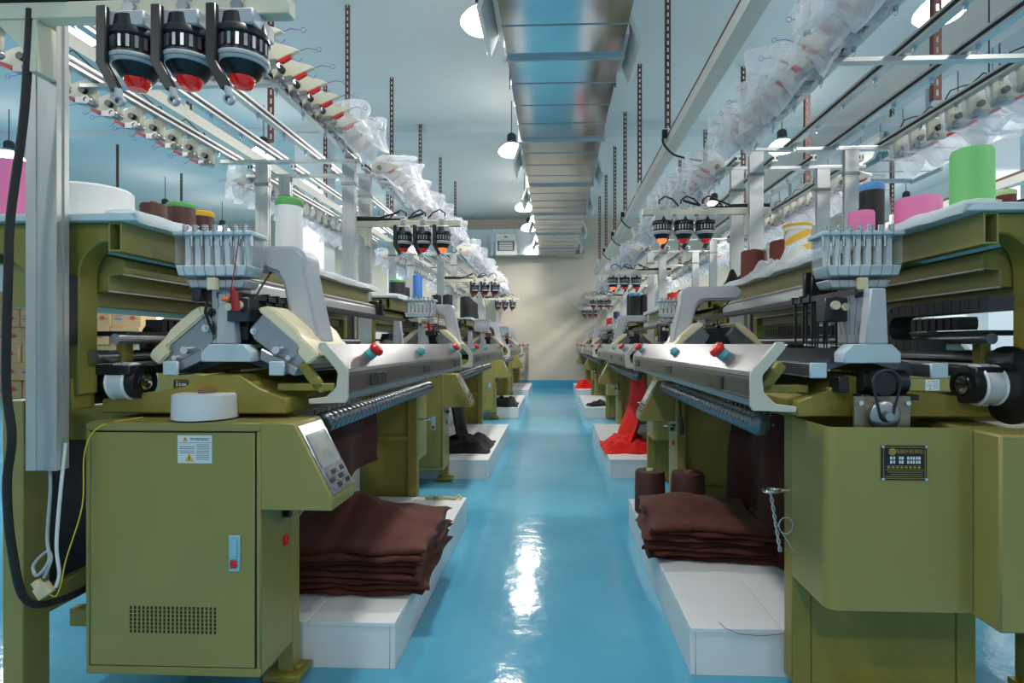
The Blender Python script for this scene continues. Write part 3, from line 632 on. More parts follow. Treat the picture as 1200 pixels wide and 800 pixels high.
        part('reel_studs', ('reels', L), reel_links, M['dark_steel'], rl)
    # motor unit at the tail end
    mt = part('drive_motor', ('mot', L), lambda b: (b.cyl((-0.27,L-0.11,0.990), (-0.14,L-0.11,0.990), 0.036, n=16), b.box(-0.29,-0.13,L-0.15,L-0.07,0.94,0.955), b.box(-0.10,-0.07,L-0.14,L-0.08,0.96,1.005),
              b.cyl((-0.175,L-0.075,0.990),(-0.175,L-0.035,0.990),0.036,n=20)), M['black'], t, 0.002)
    part('gold_plate', ('motp', L), lambda b: b.box(-0.255, -0.10, L-0.062, L-0.055, 0.80, 0.952), M['brass'], mt)
    part('driven_wheel', ('motw', L), lambda b: b.lathe((-0.175,L-0.055,0.900),(0,1,0),[(0.040,0),(0.042,0.006),(0.042,0.02),(0.036,0.024),(0.015,0.024),(0.012,0.04),(0.0,0.04)],22), M['steel'], mt)
    part('drive_belt', ('motb', L), lambda b: b.tube([(-0.175+0.038*math.cos(R(a)), L-0.030, 0.990+0.038*math.sin(R(a))) for a in range(0,181,20)]+[(-0.175+0.018*math.cos(R(a)), L-0.030, 0.903+0.018*math.sin(R(a))) for a in range(180,361,30)]+[(-0.137, L-0.030, 0.990)], 0.004), M['dark_steel'], mt)
    for bx in (-0.245, -0.115):
        part('bolt', ('motbolt', L, bx), lambda b: b.cyl((bx,L-0.055,0.934),(bx,L-0.046,0.934),0.007,n=8), M['chrome'], mt)
    # --- carriage
    c0, c1 = carr_y, carr_y+0.30
    KC = (round(c0, 3),)
    def boxshape(p_top, p_low, w_):
        a = Vector((p_top[0], p_top[1])); c = Vector((p_low[0], p_low[1])); d = (c-a).normalized(); n = Vector((d.y, -d.x))
        if n.y > 0: n = -n
        return a, c, d, n
    for nm, a_, c_ in (('front', (-0.045,1.215), (0.115,1.075)), ('rear', (-0.255,1.215), (-0.42,1.075))):
        a, c, d, n = boxshape(a_, c_, 0.1)
        q = lambda s, h: ((a+d*s+n*h).x, (a+d*s+n*h).y)
        ln = (c-a).length
        bx = part('carriage_plate', ('cpl', nm)+KC, lambda b: b.prism([q(0.0,0.022), q(ln-0.06,0.022), q(ln-0.05,0.045), q(ln-0.015,0.05), q(ln-0.02,0.095), q(0.03,0.105), q(0.0,0.09)], 'y', c0, c1), M['steel'], t, 0.002)
        part('carriage_cover', ('ccv', nm)+KC, lambda b: b.prism([q(-0.018,0.018), q(0.0,-0.006), q(0.03,-0.012), q(ln*0.55,-0.012), q(ln*0.70,-0.002), q(ln-0.004,0.0), q(ln+0.012,0.012), q(ln+0.004,0.05), q(ln-0.045,0.045), q(ln-0.055,0.024), q(-0.012,0.026)], 'y', c0-0.012, c1+0.012), M['cream'], bx, 0.006, seg=2)
        part('cam_shaft', ('csh', nm)+KC, lambda b: (b.cyl((q(ln*0.55,0.075)[0], c0-0.03, q(ln*0.55,0.075)[1]), (q(ln*0.55,0.075)[0], c0+0.01, q(ln*0.55,0.075)[1]), 0.012, n=12), b.cyl((q(ln*0.75,0.07)[0], c0-0.022, q(ln*0.75,0.07)[1]), (q(ln*0.75,0.07)[0], c0+0.01, q(ln*0.75,0.07)[1]), 0.008, n=10)), M['chrome'], bx)
        part('carriage_foot', ('cft', nm)+KC, lambda b: b.prism([q(ln*0.35,0.105), q(ln*0.95,0.075), q(ln*1.0,0.10), q(ln*0.45,0.135)], 'y', c0-0.02, c0+0.10), M['steel'], bx, 0.003)
    cb = part('cam_block', ('cmb',)+KC, lambda b: (b.box(-0.235,-0.095,c0+0.05,c0+0.26,1.10,1.19), b.box(-0.21,-0.12,c0+0.02,c0+0.05,1.11,1.16)), M['dark_steel'], t, 0.004)
    for i_, (xx, zz, r_) in enumerate(((-0.105,1.205,0.014),(-0.135,1.21,0.012),(-0.225,1.20,0.013),(-0.09,1.14,0.010),(-0.195,1.215,0.010),(-0.245,1.15,0.012))):
        part('roller', ('cmr', i_)+KC, lambda b: (b.cyl((xx,c0-0.005,zz),(xx,c0+0.06,zz),r_,n=10), b.cyl((xx,c0-0.012,zz),(xx,c0-0.005,zz),r_*0.5,n=8)), M['chrome'] if i_ % 2 else M['black'], cb)
    part('hose', ('cmh',)+KC, lambda b: (b.tube([(-0.27,c0+0.16,1.36),(-0.24,c0+0.02,1.30),(-0.235,c0-0.02,1.20),(-0.22,c0+0.0,1.13)],0.004,6), b.tube([(-0.10,c0+0.12,1.34),(-0.085,c0+0.02,1.27),(-0.10,c0-0.02,1.19),(-0.12,c0+0.02,1.14)],0.0035,6)), M['rubber'], cb)
    # gooseneck bridge
    gy0, gy1 = c0+0.10, c0+0.22
    def goose(b):
        outer = [(0.082,1.10),(0.030,1.34)]+[(-0.025+0.055*math.cos(R(a)), 1.372+0.055*math.sin(R(a))) for a in range(5, 91, 17)]+[(-0.27,1.427)]+[(-0.27+0.038*math.cos(R(a)), 1.389+0.038*math.sin(R(a))) for a in range(110, 251, 20)]
        inner = [(-0.27,1.350),(-0.105,1.348),(-0.070,1.335),(-0.052,1.30),(-0.012,1.13)]
        b.prism(outer+inner, 'y', gy0, gy1)
    part('gooseneck_bridge', ('goo',)+KC, goose, M['cast_grey'], t, 0.012, seg=2)
    # --- yarn guide rack
    r0 = 0.0; KR = ('rk',); FL = side == 'R'; RO = (0, rack_y, 0)
    rk = part('yarn_guide_rack', ('rack',)+KR, lambda b: (b.box(-0.335, -0.085, r0, r0+0.11, 1.438, 1.452), b.prism([(-0.325,1.345),(-0.095,1.345),(-0.105,1.312),(-0.315,1.312)], 'y', r0, r0+0.10)), M['pale_blue'], t, 0.003, flip=FL, loc=RO)
    part('clear_housing', ('rackc',)+KR, lambda b: (b.box(-0.325, -0.321, r0, r0+0.10, 1.345, 1.438), b.box(-0.099, -0.095, r0, r0+0.10, 1.345, 1.438), b.box(-0.321, -0.099, r0+0.094, r0+0.098, 1.345, 1.438)), M['acrylic'], rk, flip=FL)
    for i in range(7):
        xx = -0.305+i*0.0315
        part('guide_tube', ('rackt', i)+KR, lambda b: (b.box(xx, xx+0.017, r0+0.02, r0+0.035, 1.345, 1.438)), M['white_lam'], rk, flip=FL)
        part('guide_eyelet', ('racke', i)+KR, lambda b: (b.cyl((xx+0.0085, r0+0.008, 1.452), (xx+0.0085, r0+0.008, 1.470), 0.009, n=10), b.cyl((xx+0.024, r0+0.016, 1.405), (xx+0.024, r0+0.016, 1.438), 0.006, n=8)), M['chrome'], rk, flip=FL)
        part('yarn_strand', ('rackw', i)+KR, lambda b: b.tube([(xx+0.0085, r0-0.003, 1.47), (xx+0.010+0.002*i, r0-0.004, 1.33), (xx*0.4-0.11, r0+0.03, 1.13)], 0.0007, 4), M['ink'], rk, flip=FL)
    part('rack_carrier', ('rackb',)+KR, lambda b: (b.prism([(-0.30,1.30),(-0.10,1.30),(-0.115,1.275),(-0.285,1.275)], 'y', r0+0.01, r0+0.09), b.box(-0.228,-0.172,r0+0.03,r0+0.09,1.10,1.275)), M['cast_grey'], t, 0.004, flip=FL, loc=RO)
    part('tension_clamp', ('rackl',)+KR, lambda b: (b.box(-0.215,-0.19,r0-0.012,r0+0.01,1.268,1.305), b.cyl((-0.12,r0-0.01,1.22),(-0.12,r0+0.03,1.22),0.014,n=12), b.cyl((-0.15,r0-0.01,1.215),(-0.15,r0+0.03,1.215),0.012,n=12)), M['cream'], rk, flip=FL)
    part('guide_block', ('rackg',)+KR, lambda b: b.box(-0.16,-0.09,r0+0.0,r0+0.06,1.17,1.245), M['dark_steel'], rk, 0.003, flip=FL)
    part('guide_stop', ('rackg2',)+KR, lambda b: b.box(-0.28,-0.25,r0+0.01,r0+0.05,1.235,1.275), M['dark_steel'], rk, 0.003, flip=FL)
    if side == 'L':
        part('red_cap', ('rackr',)+KR, lambda b: (b.cyl((-0.125,r0-0.02,1.262),(-0.118,r0-0.02,1.200),0.012,n=10), b.cyl((-0.125,r0-0.02,1.262),(-0.133,r0-0.02,1.275),0.005,n=8), b.tube([(-0.133,r0-0.02,1.275),(-0.125,r0-0.015,1.34),(-0.115,r0-0.01,1.43)],0.0018)), M['red_dark'], rk, flip=FL)
        part('orange_knob', ('racko',)+KR, lambda b: b.cyl((-0.165,r0-0.012,1.238),(-0.142,r0-0.012,1.238),0.007,n=8), mat('orange_plastic', srgb(236, 110, 40), 0.4), rk, flip=FL)
    # yarn carriers hanging along the bed
    for i in range(9):
        yy = rack_y+0.14+i*0.022 if rack_y < L/2 else rack_y-0.14-i*0.022
        part('yarn_carrier', 'ycar', lambda b: (b.box(-0.004,0.004,-0.003,0.003,-0.12,0.0), b.box(-0.014,0.014,-0.006,0.006,0.0,0.024), b.prism([(-0.004,-0.12),(0.004,-0.12),(0.001,-0.16),(-0.001,-0.16)],'y',-0.002,0.002)), M['dark_steel'], t, loc=(-0.165+0.03*((i % 3)-1), yy, 1.245))
    part('carrier_rail', ('crr', L), lambda b: (b.box(-0.205, -0.197, 0.12, L-0.10, 1.245, 1.262), b.box(-0.133, -0.125, 0.12, L-0.10, 1.245, 1.262)), M['dark_steel'], t)
    return t

# ------------------------------------------------------------------ gantry with tensioners and feeders
RAILS = (-0.56, -0.82, -1.09, -1.42)
GZ = 2.40
def build_gantry(label, loc, rz, L, lit, bare, short_post):
    t = thing('yarn_gantry', label, 'gantry', loc, rz, 'aluminium yarn gantries above the machines')
    def post(b, z0, z1):
        pr = [(-0.045,-0.02),(-0.016,-0.02),(-0.016,-0.017),(0.016,-0.017),(0.016,-0.02),(0.045,-0.02),(0.045,-0.005),(0.040,-0.005),(0.040,0.005),(0.045,0.005),(0.045,0.02),(-0.045,0.02)]
        b.prism(pr, 'z', z0, z1)
    for yy in (-0.06, L+0.135):
        for xx in (-0.583, -1.20):
            z0 = 0.745 if xx == -0.583 else 0.0
            po = part('post', ('post', z0), lambda b: post(b, z0, GZ-0.03), M['alu'], t, loc=(xx, yy, 0))
            part('post_clamp', 'pclamp', lambda b: (b.box(-0.05,0.05,-0.025,0.025,GZ-0.19,GZ-0.17),), M['alu_white'], po)
            if xx == -0.583:
                part('post_mount', ('pmnt', yy < 0), lambda b: b.box(-0.035,0.035,0.02 if yy < 0 else -0.125,0.06 if yy < 0 else -0.02,1.10,1.30), M['dark_steel'], po)
    for yy in (-0.055, L/2+0.04, L+0.135):
        part('cross_bar', 'xbar', lambda b: b.box(-1.50, -0.50, -0.02, 0.02, GZ-0.03, GZ-0.005), M['alu'], t, 0.003, loc=(0, yy, 0))
    y0, y1 = -0.16, L+0.24
    for i, xx in enumerate(RAILS):
        rl = part('rail', ('rail', L), lambda b: (b.box(-0.02,0.02,y0,y1,0.0,0.012), b.box(-0.02,0.02,y0,y1,0.033,0.045), b.box(-0.006,0.006,y0,y1,0.012,0.033)), M['alu'], t, loc=(xx, 0, GZ))
        part('slot_shade', ('railslot', L), lambda b: (b.box(-0.0185,-0.006,y0,y1,0.014,0.020), b.box(-0.0185,-0.006,y0,y1,0.024,0.031), b.box(0.006,0.0185,y0,y1,0.014,0.020), b.box(0.006,0.0185,y0,y1,0.024,0.031)), M['dark_steel'], rl)  # dark strips stand in for the shade inside the rail's side grooves
        n = int((y1-y0)/0.3)
        for k in range(n):
            part('clip', 'rclip', lambda b: (b.box(-0.008,0.008,-0.006,0.006,-0.02,0.0), b.tube([(0.0,0.010*math.cos(R(a)),-0.03+0.010*math.sin(R(a))) for a in range(0,361,60)],0.002,4)), M['chrome'], rl, loc=(0, y0+0.15+k*0.3, 0))
    # tensioners on the two outer rails
    res = []
    n = int((L+0.2)/0.16)
    for side_, xx in ((1, RAILS[0]), (-1, RAILS[3])):
        for k in range(n):
            yy = 0.0+k*0.16
            ten = part('yarn_tensioner', 'ten', lambda b: (b.prism([(0.0,-0.03),(0.0,0.055),(0.03,0.075),(0.075,0.07),(0.19,0.02),(0.215,0.002),(0.17,-0.008),(0.10,-0.028),(0.05,-0.045)], 'y', -0.012, 0.012),), M['cream_beam'], t, 0.004,
                       loc=(xx+side_*0.02, yy, GZ+(0.03 if side_ > 0 else -0.05)), rot=(0, R(-8), 0) if side_ > 0 else (0, R(-4), R(180)))
            part('red_tip', 'tent', lambda b: b.prism([(0.10,-0.028),(0.17,-0.008),(0.165,-0.022),(0.12,-0.04)], 'y', -0.010, 0.010), M['red'], ten)
            part('knob', 'tenk', lambda b: (b.cyl((0.055,-0.035,0.012),(0.055,-0.012,0.012),0.017,n=12), b.cyl((0.055,0.012,0.012),(0.055,0.035,0.012),0.017,n=12)), M['dark_steel'], ten)
            part('tension_disc', 'tend', lambda b: (b.lathe((0.035,-0.03,-0.035),(0,1,0),[(0.010,0.004),(0.012,0),(0.022,0),(0.024,0.006),(0.024,0.054),(0.022,0.06),(0.012,0.06),(0.010,0.056)],14), b.box(0.05,0.10,-0.016,0.016,-0.05,-0.02)), M['steel'], ten)
            part('wire_hook', 'tenw', lambda b: (b.tube([(0.20,0.0,0.004),(0.25,0.0,0.012),(0.29,0.004,0.0)],0.0018,4), b.tube([(0.30+0.012*math.cos(R(a)),0.004,0.0+0.012*math.sin(R(a))) for a in range(180,541,60)],0.0016,4), b.tube([(0.17,0,-0.02),(0.20,0,-0.045),(0.215,0,-0.03)],0.0016,4)), M['purple'], ten)
            if not (side_ > 0 and yy < bare) and not (side_ < 0 and rz == 0 and loc[1] < 3):
                res.append((side_, xx+side_*0.02, yy, GZ+(0.03 if side_ > 0 else -0.05)))
        for k in range(n*2//5):          # loops of black lead over the rail
            yy = 0.1+k*0.4
            part('lead', ('lead', side_), lambda b: b.tube([(0,0,0.045),(0,0.05,0.085),(side_*0.01,0.13,0.075),(0,0.2,0.05),(side_*0.02,0.26,0.08),(side_*0.03,0.30,0.05)],0.0035,5), M['rubber'], t, loc=(xx-side_*0.005, yy, GZ))
    # feeder beam with three storage feeders
    by = -0.125; bz = 1.972
    bm_ = part('feeder_beam', 'fbeam', lambda b: b.box(-0.70, 0.155, -0.02, 0.02, 0.0, 0.046), M['cream_beam'], t, 0.003, loc=(0, by, bz))
    part('beam_bracket', 'fbr', lambda b: b.prism([(-0.655,0.0),(-0.535,0.0),(-0.535,-0.14),(-0.560,-0.14),(-0.565,-0.09)], 'y', -0.018, 0.043), M['cream_beam'], bm_, 0.002)
    part('cable_bundle', 'fbc', lambda b: (b.tube([(-0.70,-0.01,0.06),(-0.60,-0.012,0.062),(-0.45,-0.012,0.058)],0.018,8), b.tube([(-0.45,-0.012,0.058),(-0.30,-0.005,0.055),(-0.20,0,0.075),(-0.12,0,0.10)],0.009,6), b.tube([(-0.45,-0.012,0.065),(-0.38,0,0.09),(-0.30,0,0.11)],0.007,6)), M['rubber'], bm_)
    for k, xx in enumerate((-0.27, -0.125, 0.02)):
        fd = part('storage_feeder', 'feed', lambda b: b.lathe((0,0,0),(0,0,-1),[(0.045,-0.01),(0.058,0.0),(0.060,0.028),(0.066,0.034),(0.068,0.05),(0.060,0.056),(0.056,0.09),(0.066,0.094),(0.066,0.112),(0.058,0.118),(0.05,0.128),(0.04,0.146),(0.034,0.150),(0.0,0.150)],24), M['black'], t, loc=(xx, by, bz-0.012))
        part('top_housing', 'feedt', lambda b: (b.box(-0.058,0.058,-0.054,0.058,-0.032,0.010), b.cyl((0.02,0,0.045),(0.02,0,0.085),0.016,n=10), b.box(-0.022,0.022,-0.024,0.024,0.048,0.07)), M['cast_grey'], fd, 0.004)
        def ribs(b):
            for i in range(20):
                a = i*2*math.pi/20; c = Vector((math.cos(a),math.sin(a),0)); b.obox(c*0.061+Vector((0,0,-0.073)), c*0.003, Vector((-c.y,c.x,0))*0.004, (0,0,0.016))
        part('ribs', 'feedr', ribs, M['steel'], fd)
        part('grey_ring', 'feedg', lambda b: b.lathe((0,0,-0.098),(0,0,-1),[(0.0665,0.002),(0.068,0.006),(0.067,0.012),(0.060,0.022)],24), M['cast_grey'], fd)
        lm = 'red_lens_lit' if (k == 2 and lit) else 'red_lens'
        part('indicator_lens', ('feedl', lm), lambda b: b.lathe((0,0,-0.148),(0,0,-1),[(0.033,0),(0.031,0.012),(0.022,0.026),(0.0,0.033)],18), M[lm], fd)
        part('feeder_arm', 'feeda', lambda b: (b.obox((-0.045,-0.062,-0.06),(0.014,0,0),(0,0.008,0),(0,0,0.075)), b.obox((-0.028,-0.062,-0.165),(0.012,0,0.004),(0,0.008,0),(0.022,0,-0.04)), b.obox((-0.045,-0.045,0.0),(0.012,0,0),(0,0.02,0),(0,0,0.01))), M['black'], fd, 0.003)
        part('yarn_eye', 'feede', lambda b: (b.cyl((-0.004,-0.062,-0.20),(0.0,-0.062,-0.225),0.009,n=10), b.lathe((0.0,-0.062,-0.232),(0,1,0),[(0.008,-0.006),(0.014,-0.006),(0.014,0.006),(0.008,0.006)],12,False)), M['cast_grey'], fd)
        part('feeder_lead', 'feedw', lambda b: b.tube([(0.02,0,0.085),(0.018,0,0.115),(-0.02,0.004,0.14),(-0.07,0.006,0.12),(-0.11,0.005,0.075)],0.006,6), M['rubber'], fd)
        part('mount_bolt', 'feedm', lambda b: (b.cyl((0.0,-0.034,0.030),(0.0,-0.02,0.030),0.016,n=6),), M['steel'], fd)
    return t, res

# ------------------------------------------------------------------ layout
XL, XR = -0.855, 0.748
LS, LLg = 2.12, 2.60
LEFT = [(1.58, LS), (4.22, LLg), (7.90, LLg), (11.15, LLg)]
RIGHT = [(3.67, LS), (6.85, LLg), (10.5, LLg), (13.72, LLg)]
LN = ('left row nearest the camera with a warning sticker on its cabinet', 'left row second from the camera beside the black cloth', 'left row third from the camera beyond the cross aisle', 'left row farthest from the camera by the end wall')
RN = ('right row nearest the camera with a black name plate', 'right row second from the camera beside the hanging red cloth', 'right row third from the camera beyond the cross aisle', 'right row farthest from the camera by the end wall')
PLACE = []
for i, (y, L) in enumerate(LEFT):
    build_machine('olive flat knitting machine, '+LN[i], (XL, y, 0), 0, L, 'L', 0.13 if i == 0 else 0.2, 0.10, False)
    g, res = build_gantry('aluminium yarn gantry over the %s machine of the left row' % ('nearest', 'second', 'third', 'farthest')[i], (XL, y, 0), 0, L, i == 1, 1.75 if i == 0 else -1, True)
    PLACE += [(XL+a, y+b, s, 'left', i, c) for s, a, b, c in res]
for i, (y, L) in enumerate(RIGHT):
    build_machine('olive flat knitting machine, '+RN[i], (XR, y, 0), math.pi, L, 'R', 0.28, L-0.205, False)
    g, res = build_gantry('aluminium yarn gantry over the %s machine of the right row' % ('nearest', 'second', 'third', 'farthest')[i], (XR, y, 0), math.pi, L, i < 2, -1, True)
    PLACE += [(XR-a, y-b, -s, 'right', i, c) for s, a, b, c in res]

build_machine('olive knitting machine of the back row seen behind the second left machine', (XL-2.26, LEFT[1][0]+LLg, 0), math.pi, LLg, 'R', 0.5, LLg-0.205, False)
build_machine('olive knitting machine of the back row seen behind the second right machine', (XR+2.26, RIGHT[1][0]-LLg, 0), 0, LLg, 'L', 0.5, 0.10, False)

# plastic bags over tensioners (a few left bare)
def bag_mesh(seed):
    def f(b):
        r_ = random.Random(seed)
        tipz = r_.uniform(-0.04, 0.05); tail = r_.uniform(0.08, 0.16)
        def outline(u):     # closed outline in (x,z): u 0..1
            pts = [(-0.01,0.07),(0.08,0.115+tipz*.3),(0.20,0.10+tipz),(0.285,0.075+tipz),(0.255,-0.02),(0.275,-0.10-tail*.3),(0.20,-0.075),(0.13,-0.09-tail*.6),(0.06,-0.06),(-0.005,-0.05)]
            n = len(pts); k = u*n; i = int(k) % n; fr = k-int(k)
            return pts[i][0]*(1-fr)+pts[(i+1) % n][0]*fr, pts[i][1]*(1-fr)+pts[(i+1) % n][1]*fr
        nu, nv = 40, 6; vs = []; fs = []
        for j in range(nv+1):
            v = j/nv; th = math.sin(v*math.pi); sc = 0.86+0.14*th; y = -0.06+0.12*v
            for i in range(nu):
                x, z = outline(i/nu)
                nn = noise.noise_vector((x*16+seed*3.1, y*18, z*16+seed))
                vs.append((0.13+(x-0.13)*sc+nn.x*0.012, y+nn.y*0.02, z*sc+nn.z*0.014))
        for j in range(nv):
            for i in range(nu):
                fs.append((j*nu+i, j*nu+(i+1) % nu, (j+1)*nu+(i+1) % nu, (j+1)*nu+i))
        fs.append(tuple(reversed(range(nu)))); fs.append(tuple(range(nv*nu, nv*nu+nu)))
        b.add(vs, fs)
    return f
NTH = ('first', 'second', 'third', 'fourth', 'fifth', 'sixth', 'seventh', 'eighth', 'ninth', 'tenth', 'eleventh', 'twelfth', 'thirteenth', 'fourteenth', 'fifteenth', 'sixteenth', 'seventeenth', 'eighteenth', 'nineteenth')
BAGS = {}
for j, (x, y, s, row, i, gz) in enumerate(PLACE):
    if j % 9 == 4 and row == 'right': continue
    BAGS.setdefault((row, i, s), []).append((y, x, j, gz))
for (row, i, s), lst in BAGS.items():
    inner = (s > 0) if row == 'left' else (s < 0)
    for k, (y, x, j, gz) in enumerate(sorted(lst)):
        sd = j % 6
        o = part('plastic_bag', ('bag', sd), bag_mesh(sd), M['bag'], None, loc=(x, y, gz), rot=(0, R(-8), R(rnd.uniform(-14, 14))) if s > 0 else (0, R(rnd.uniform(-14, 2)), R(180+rnd.uniform(-14, 14))), sharp=60)
        o.scale = (rnd.uniform(0.95, 1.3), rnd.uniform(0.9, 1.2), rnd.uniform(0.85, 1.2))
        tag(o, 'clear bag, %s row, %s machine, %s rail, %s from the camera' % (row, ('nearest', 'second', 'third', 'farthest')[i], 'aisle' if inner else 'outer', NTH[k]), 'plastic bag',
            'plastic bags on the %s %s row rail %d' % ('inner' if inner else 'outer', row, i+1))

# ------------------------------------------------------------------ platforms
def platform(x_edge, s, y0, y1, label):
    t = thing('low_platform', label, 'platform', (x_edge, y0, 0), 0, 'white platforms under the machines')
    ln = y1-y0; a, b_ = (-0.66, 0) if s > 0 else (0, 0.66)
    a1, b1_ = (-0.30, 0) if s > 0 else (0, 0.30)
    a3, b3_ = (-0.66, -0.302) if s > 0 else (0.302, 0.66)
    part('top_board', ('pft', s, ln), lambda b: b.box(a1, b1_, 0, ln, 0.143, 0.158), M['white_lam'], t, 0.0015)
    part('top_board', ('pft2', s, ln), lambda b: b.box(a3, b3_, 0, ln, 0.143, 0.158), M['white_lam'], t, 0.0015)
    fx = (-0.018, 0) if s > 0 else (0, 0.018)
    part('front_board', ('pff', s, ln), lambda b: b.box(fx[0]-0.0, fx[1]-0.0, 0.004, ln-0.004, 0, 0.1425), M['white_lam'], t, 0.001)
    a2, b2 = (-0.655, -0.019) if s > 0 else (0.019, 0.655)
    part('end_board', ('pfe', s), lambda b: b.box(a2, b2, 0.003, 0.018, 0, 0.1425), M['white_lam'], t, 0.001)
    part('end_board', ('pfe', s), None, M['white_lam'], t, loc=(0, ln-0.021, 0))
    bx = (-0.66, -0.645) if s > 0 else (0.645, 0.66)
    part('back_board', ('pfb', s, ln), lambda b: b.box(bx[0], bx[1], 0.06, ln-0.06, 0.158, 0.80), M['white_lam'], t, 0.001)
PLN = ('nearest', 'second', 'third', 'farthest')
PCL = ('holding the brown folded knits', 'holding the black cloth', 'under the black cloth near the cross aisle', 'by the end wall')
PCR = ('holding brown knits and two brown cones', 'holding the red cloth', 'holding black gloves', 'with red cloth by the end wall')
for i, (y, L) in enumerate(LEFT): platform(-0.54, 1, y+0.275, y+L-0.31, 'low white platform under the %s left machine %s' % (PLN[i], PCL[i]))
for i, (y, L) in enumerate(RIGHT): platform(0.45, -1, y-L+0.31, y-0.275, 'low white platform under the %s right machine %s' % (PLN[i], PCR[i]))

# ------------------------------------------------------------------ yarn cones
def cone(x, y, z, r, h, col, cap, label, group, taper=0.92, rim=None, name='yarn_cone'):
    t = thing(name, label, 'yarn cone', (x, y, z), 0, group)
    r2 = r*taper
    part('yarn', None, lambda b: b.lathe((0,0,0),(0,0,1),[(r*0.90,0),(r,h*0.03),(r*1.0,h*0.12),(r2,h*0.93),(r2*0.93,h*0.985),(r2*0.30,h*0.99),(r2*0.28,h*0.95)],28,True), YARN[col], t)
    part('core', None, lambda b: b.lathe((0,0,h*0.94),(0,0,1),[(r2*0.24,0),(r2*0.24,h*0.04+0.012),(r2*0.19,h*0.04+0.012),(r2*0.19,0.0)],16,False), CAP['brown' if cap is None else cap], t)
    if rim: part('top_rim', None, lambda b: b.lathe((0,0,h*0.88),(0,0,1),[(r2*1.0,0),(r2*1.05,h*0.02),(r2*1.04,h*0.10),(r2*0.9,h*0.125),(r2*0.3,h*0.125),(r2*0.3,h*0.11)],24,False), CAP[rim], t)
    return t
SH = 1.480
gl = 'yarn cones on the machine shelves'
cone(-1.77, 1.75, SH, 0.062, 0.216, 'pink', None, 'pink yarn cone on the left shelf beside the aluminium post', gl, 0.97)
cone(-1.54, 1.80, SH, 0.112, 0.138, 'white', 'white', 'wide flat white yarn cone on the nearest left shelf', gl, 0.98)
cone(-1.50, 2.02, SH, 0.046, 0.143, 'brown', None, 'small dark brown yarn cone beside the flat white cone', gl, 0.97)
cone(-1.49, 2.16, SH, 0.05, 0.18, 'brown', None, 'dark brown yarn cone with a green rim on the left shelf', gl, 0.98, 'green')
cone(-1.53, 2.36, SH, 0.042, 0.195, 'brown', None, 'small dark brown yarn cone with a yellow rim on the left shelf', gl, 0.98, 'yellow')
cone(-1.275, 2.62, SH, 0.062, 0.315, 'white', None, 'tall white yarn cone with a green top on the left shelf', gl, 0.98, 'green')
for i, (x, y, r_, h) in enumerate(((-1.36, 4.75, 0.07, 0.17), (-1.36, 4.95, 0.055, 0.13), (-1.28, 6.60, 0.06, 0.21), (-1.42, 6.62, 0.06, 0.21))):
    cone(x, y, SH, r_, h, 'black', 'dark', 'black yarn cone on the second left shelf, %s from the camera' % ORD[i], gl, 0.97, 'green' if i == 0 else None)
cone(-1.27, 5.1, SH, 0.045, 0.26, 'blue', None, 'tall blue yarn cone on the second left shelf', gl, 0.95)
for i, (x, y) in enumerate(((-1.30, 8.02), (-1.30, 8.22), (-1.30, 8.42), (-1.30, 8.62), (-1.30, 8.82))): cone(x, y, SH, 0.075, 0.31-0.01*i, 'black', 'dark', 'black yarn cone on the third left shelf, %s from the camera' % ORD[i], gl, 0.97)
cone(-1.33, 9.3, SH, 0.05, 0.12, 'rust', None, 'rust yarn cone on the third left shelf', gl, 0.97)
# right row
cone(1.285, 1.76, SH, 0.057, 0.22, 'green', None, 'tall pale green yarn cone on the nearest right shelf', gl, 0.99)
cone(1.315, 2.06, SH, 0.074, 0.147, 'pink', None, 'wide pink yarn cone between the black and green cones', gl, 0.98)
cone(1.24, 2.22, SH, 0.044, 0.245, 'black', 'dark', 'tall black yarn cone with a blue top on the right shelf', gl, 0.98, 'blue')
cone(1.145, 2.12, SH, 0.046, 0.115, 'pink', 'dark', 'small pink yarn cone in front of the black cone', gl, 0.98)
cone(1.56, 1.98, SH, 0.030, 0.15, 'rust', None, 'small brown yarn cone with a pale green rim behind the green cone', gl, 0.98, 'pale')
cone(1.63, 1.98, SH, 0.034, 0.12, 'rust', None, 'low brown yarn cone at the right picture edge', gl, 0.98)
cone(1.175, 3.32, SH, 0.075, 0.17, 'rust', None, 'large rust brown yarn cone on the nearest right shelf', gl, 0.97)
cone(1.275, 3.17, SH, 0.065, 0.20, 'rust', None, 'rust brown yarn cone beside the striped spool', gl, 0.97)
t = thing('striped_spool', 'white spool with orange spiral stripes on the right shelf', 'yarn spool', (1.26, 2.93, SH), 0, gl)
t.scale = (1.05, 1.05, 1.2)
part('tube', None, lambda b: b.lathe((0,0,0),(0,0,1),[(0.062,0),(0.058,0.02),(0.058,0.17),(0.066,0.185),(0.068,0.195),(0.02,0.195),(0.02,0.18)],26), CAP['white'], t)
def spiral(b):
    for k in range(3):
        pts_t = []; pts_b = []
        for i in range(15):
            a = R(-60+i*14); z = 0.02+k*0.062+i*0.0055
            pts_b.append((0.0592*math.cos(a+3.5), 0.0592*math.sin(a+3.5), min(z, 0.17))); pts_t.append((0.0592*math.cos(a+3.5), 0.0592*math.sin(a+3.5), min(z+0.03, 0.172)))
        b.add(pts_b+pts_t, [(i, i+1, 15+i+1, 15+i) for i in range(14)])
part('stripe', None, spiral, CAP['yellow'], t)
part('top_ring', None, lambda b: b.lathe((0,0,0.186),(0,0,1),[(0.067,0),(0.07,0.004),(0.07,0.012),(0.05,0.014)],26,False), CAP['yellow'], t)
cone(1.145, 5.45, SH, 0.05, 0.115, 'red', None, 'red yarn cone on the second right shelf, left of the pair', gl, 0.98)
cone(1.225, 5.58, SH, 0.05, 0.135, 'red', None, 'red yarn cone on the second right shelf, right of the pair', gl, 0.98)
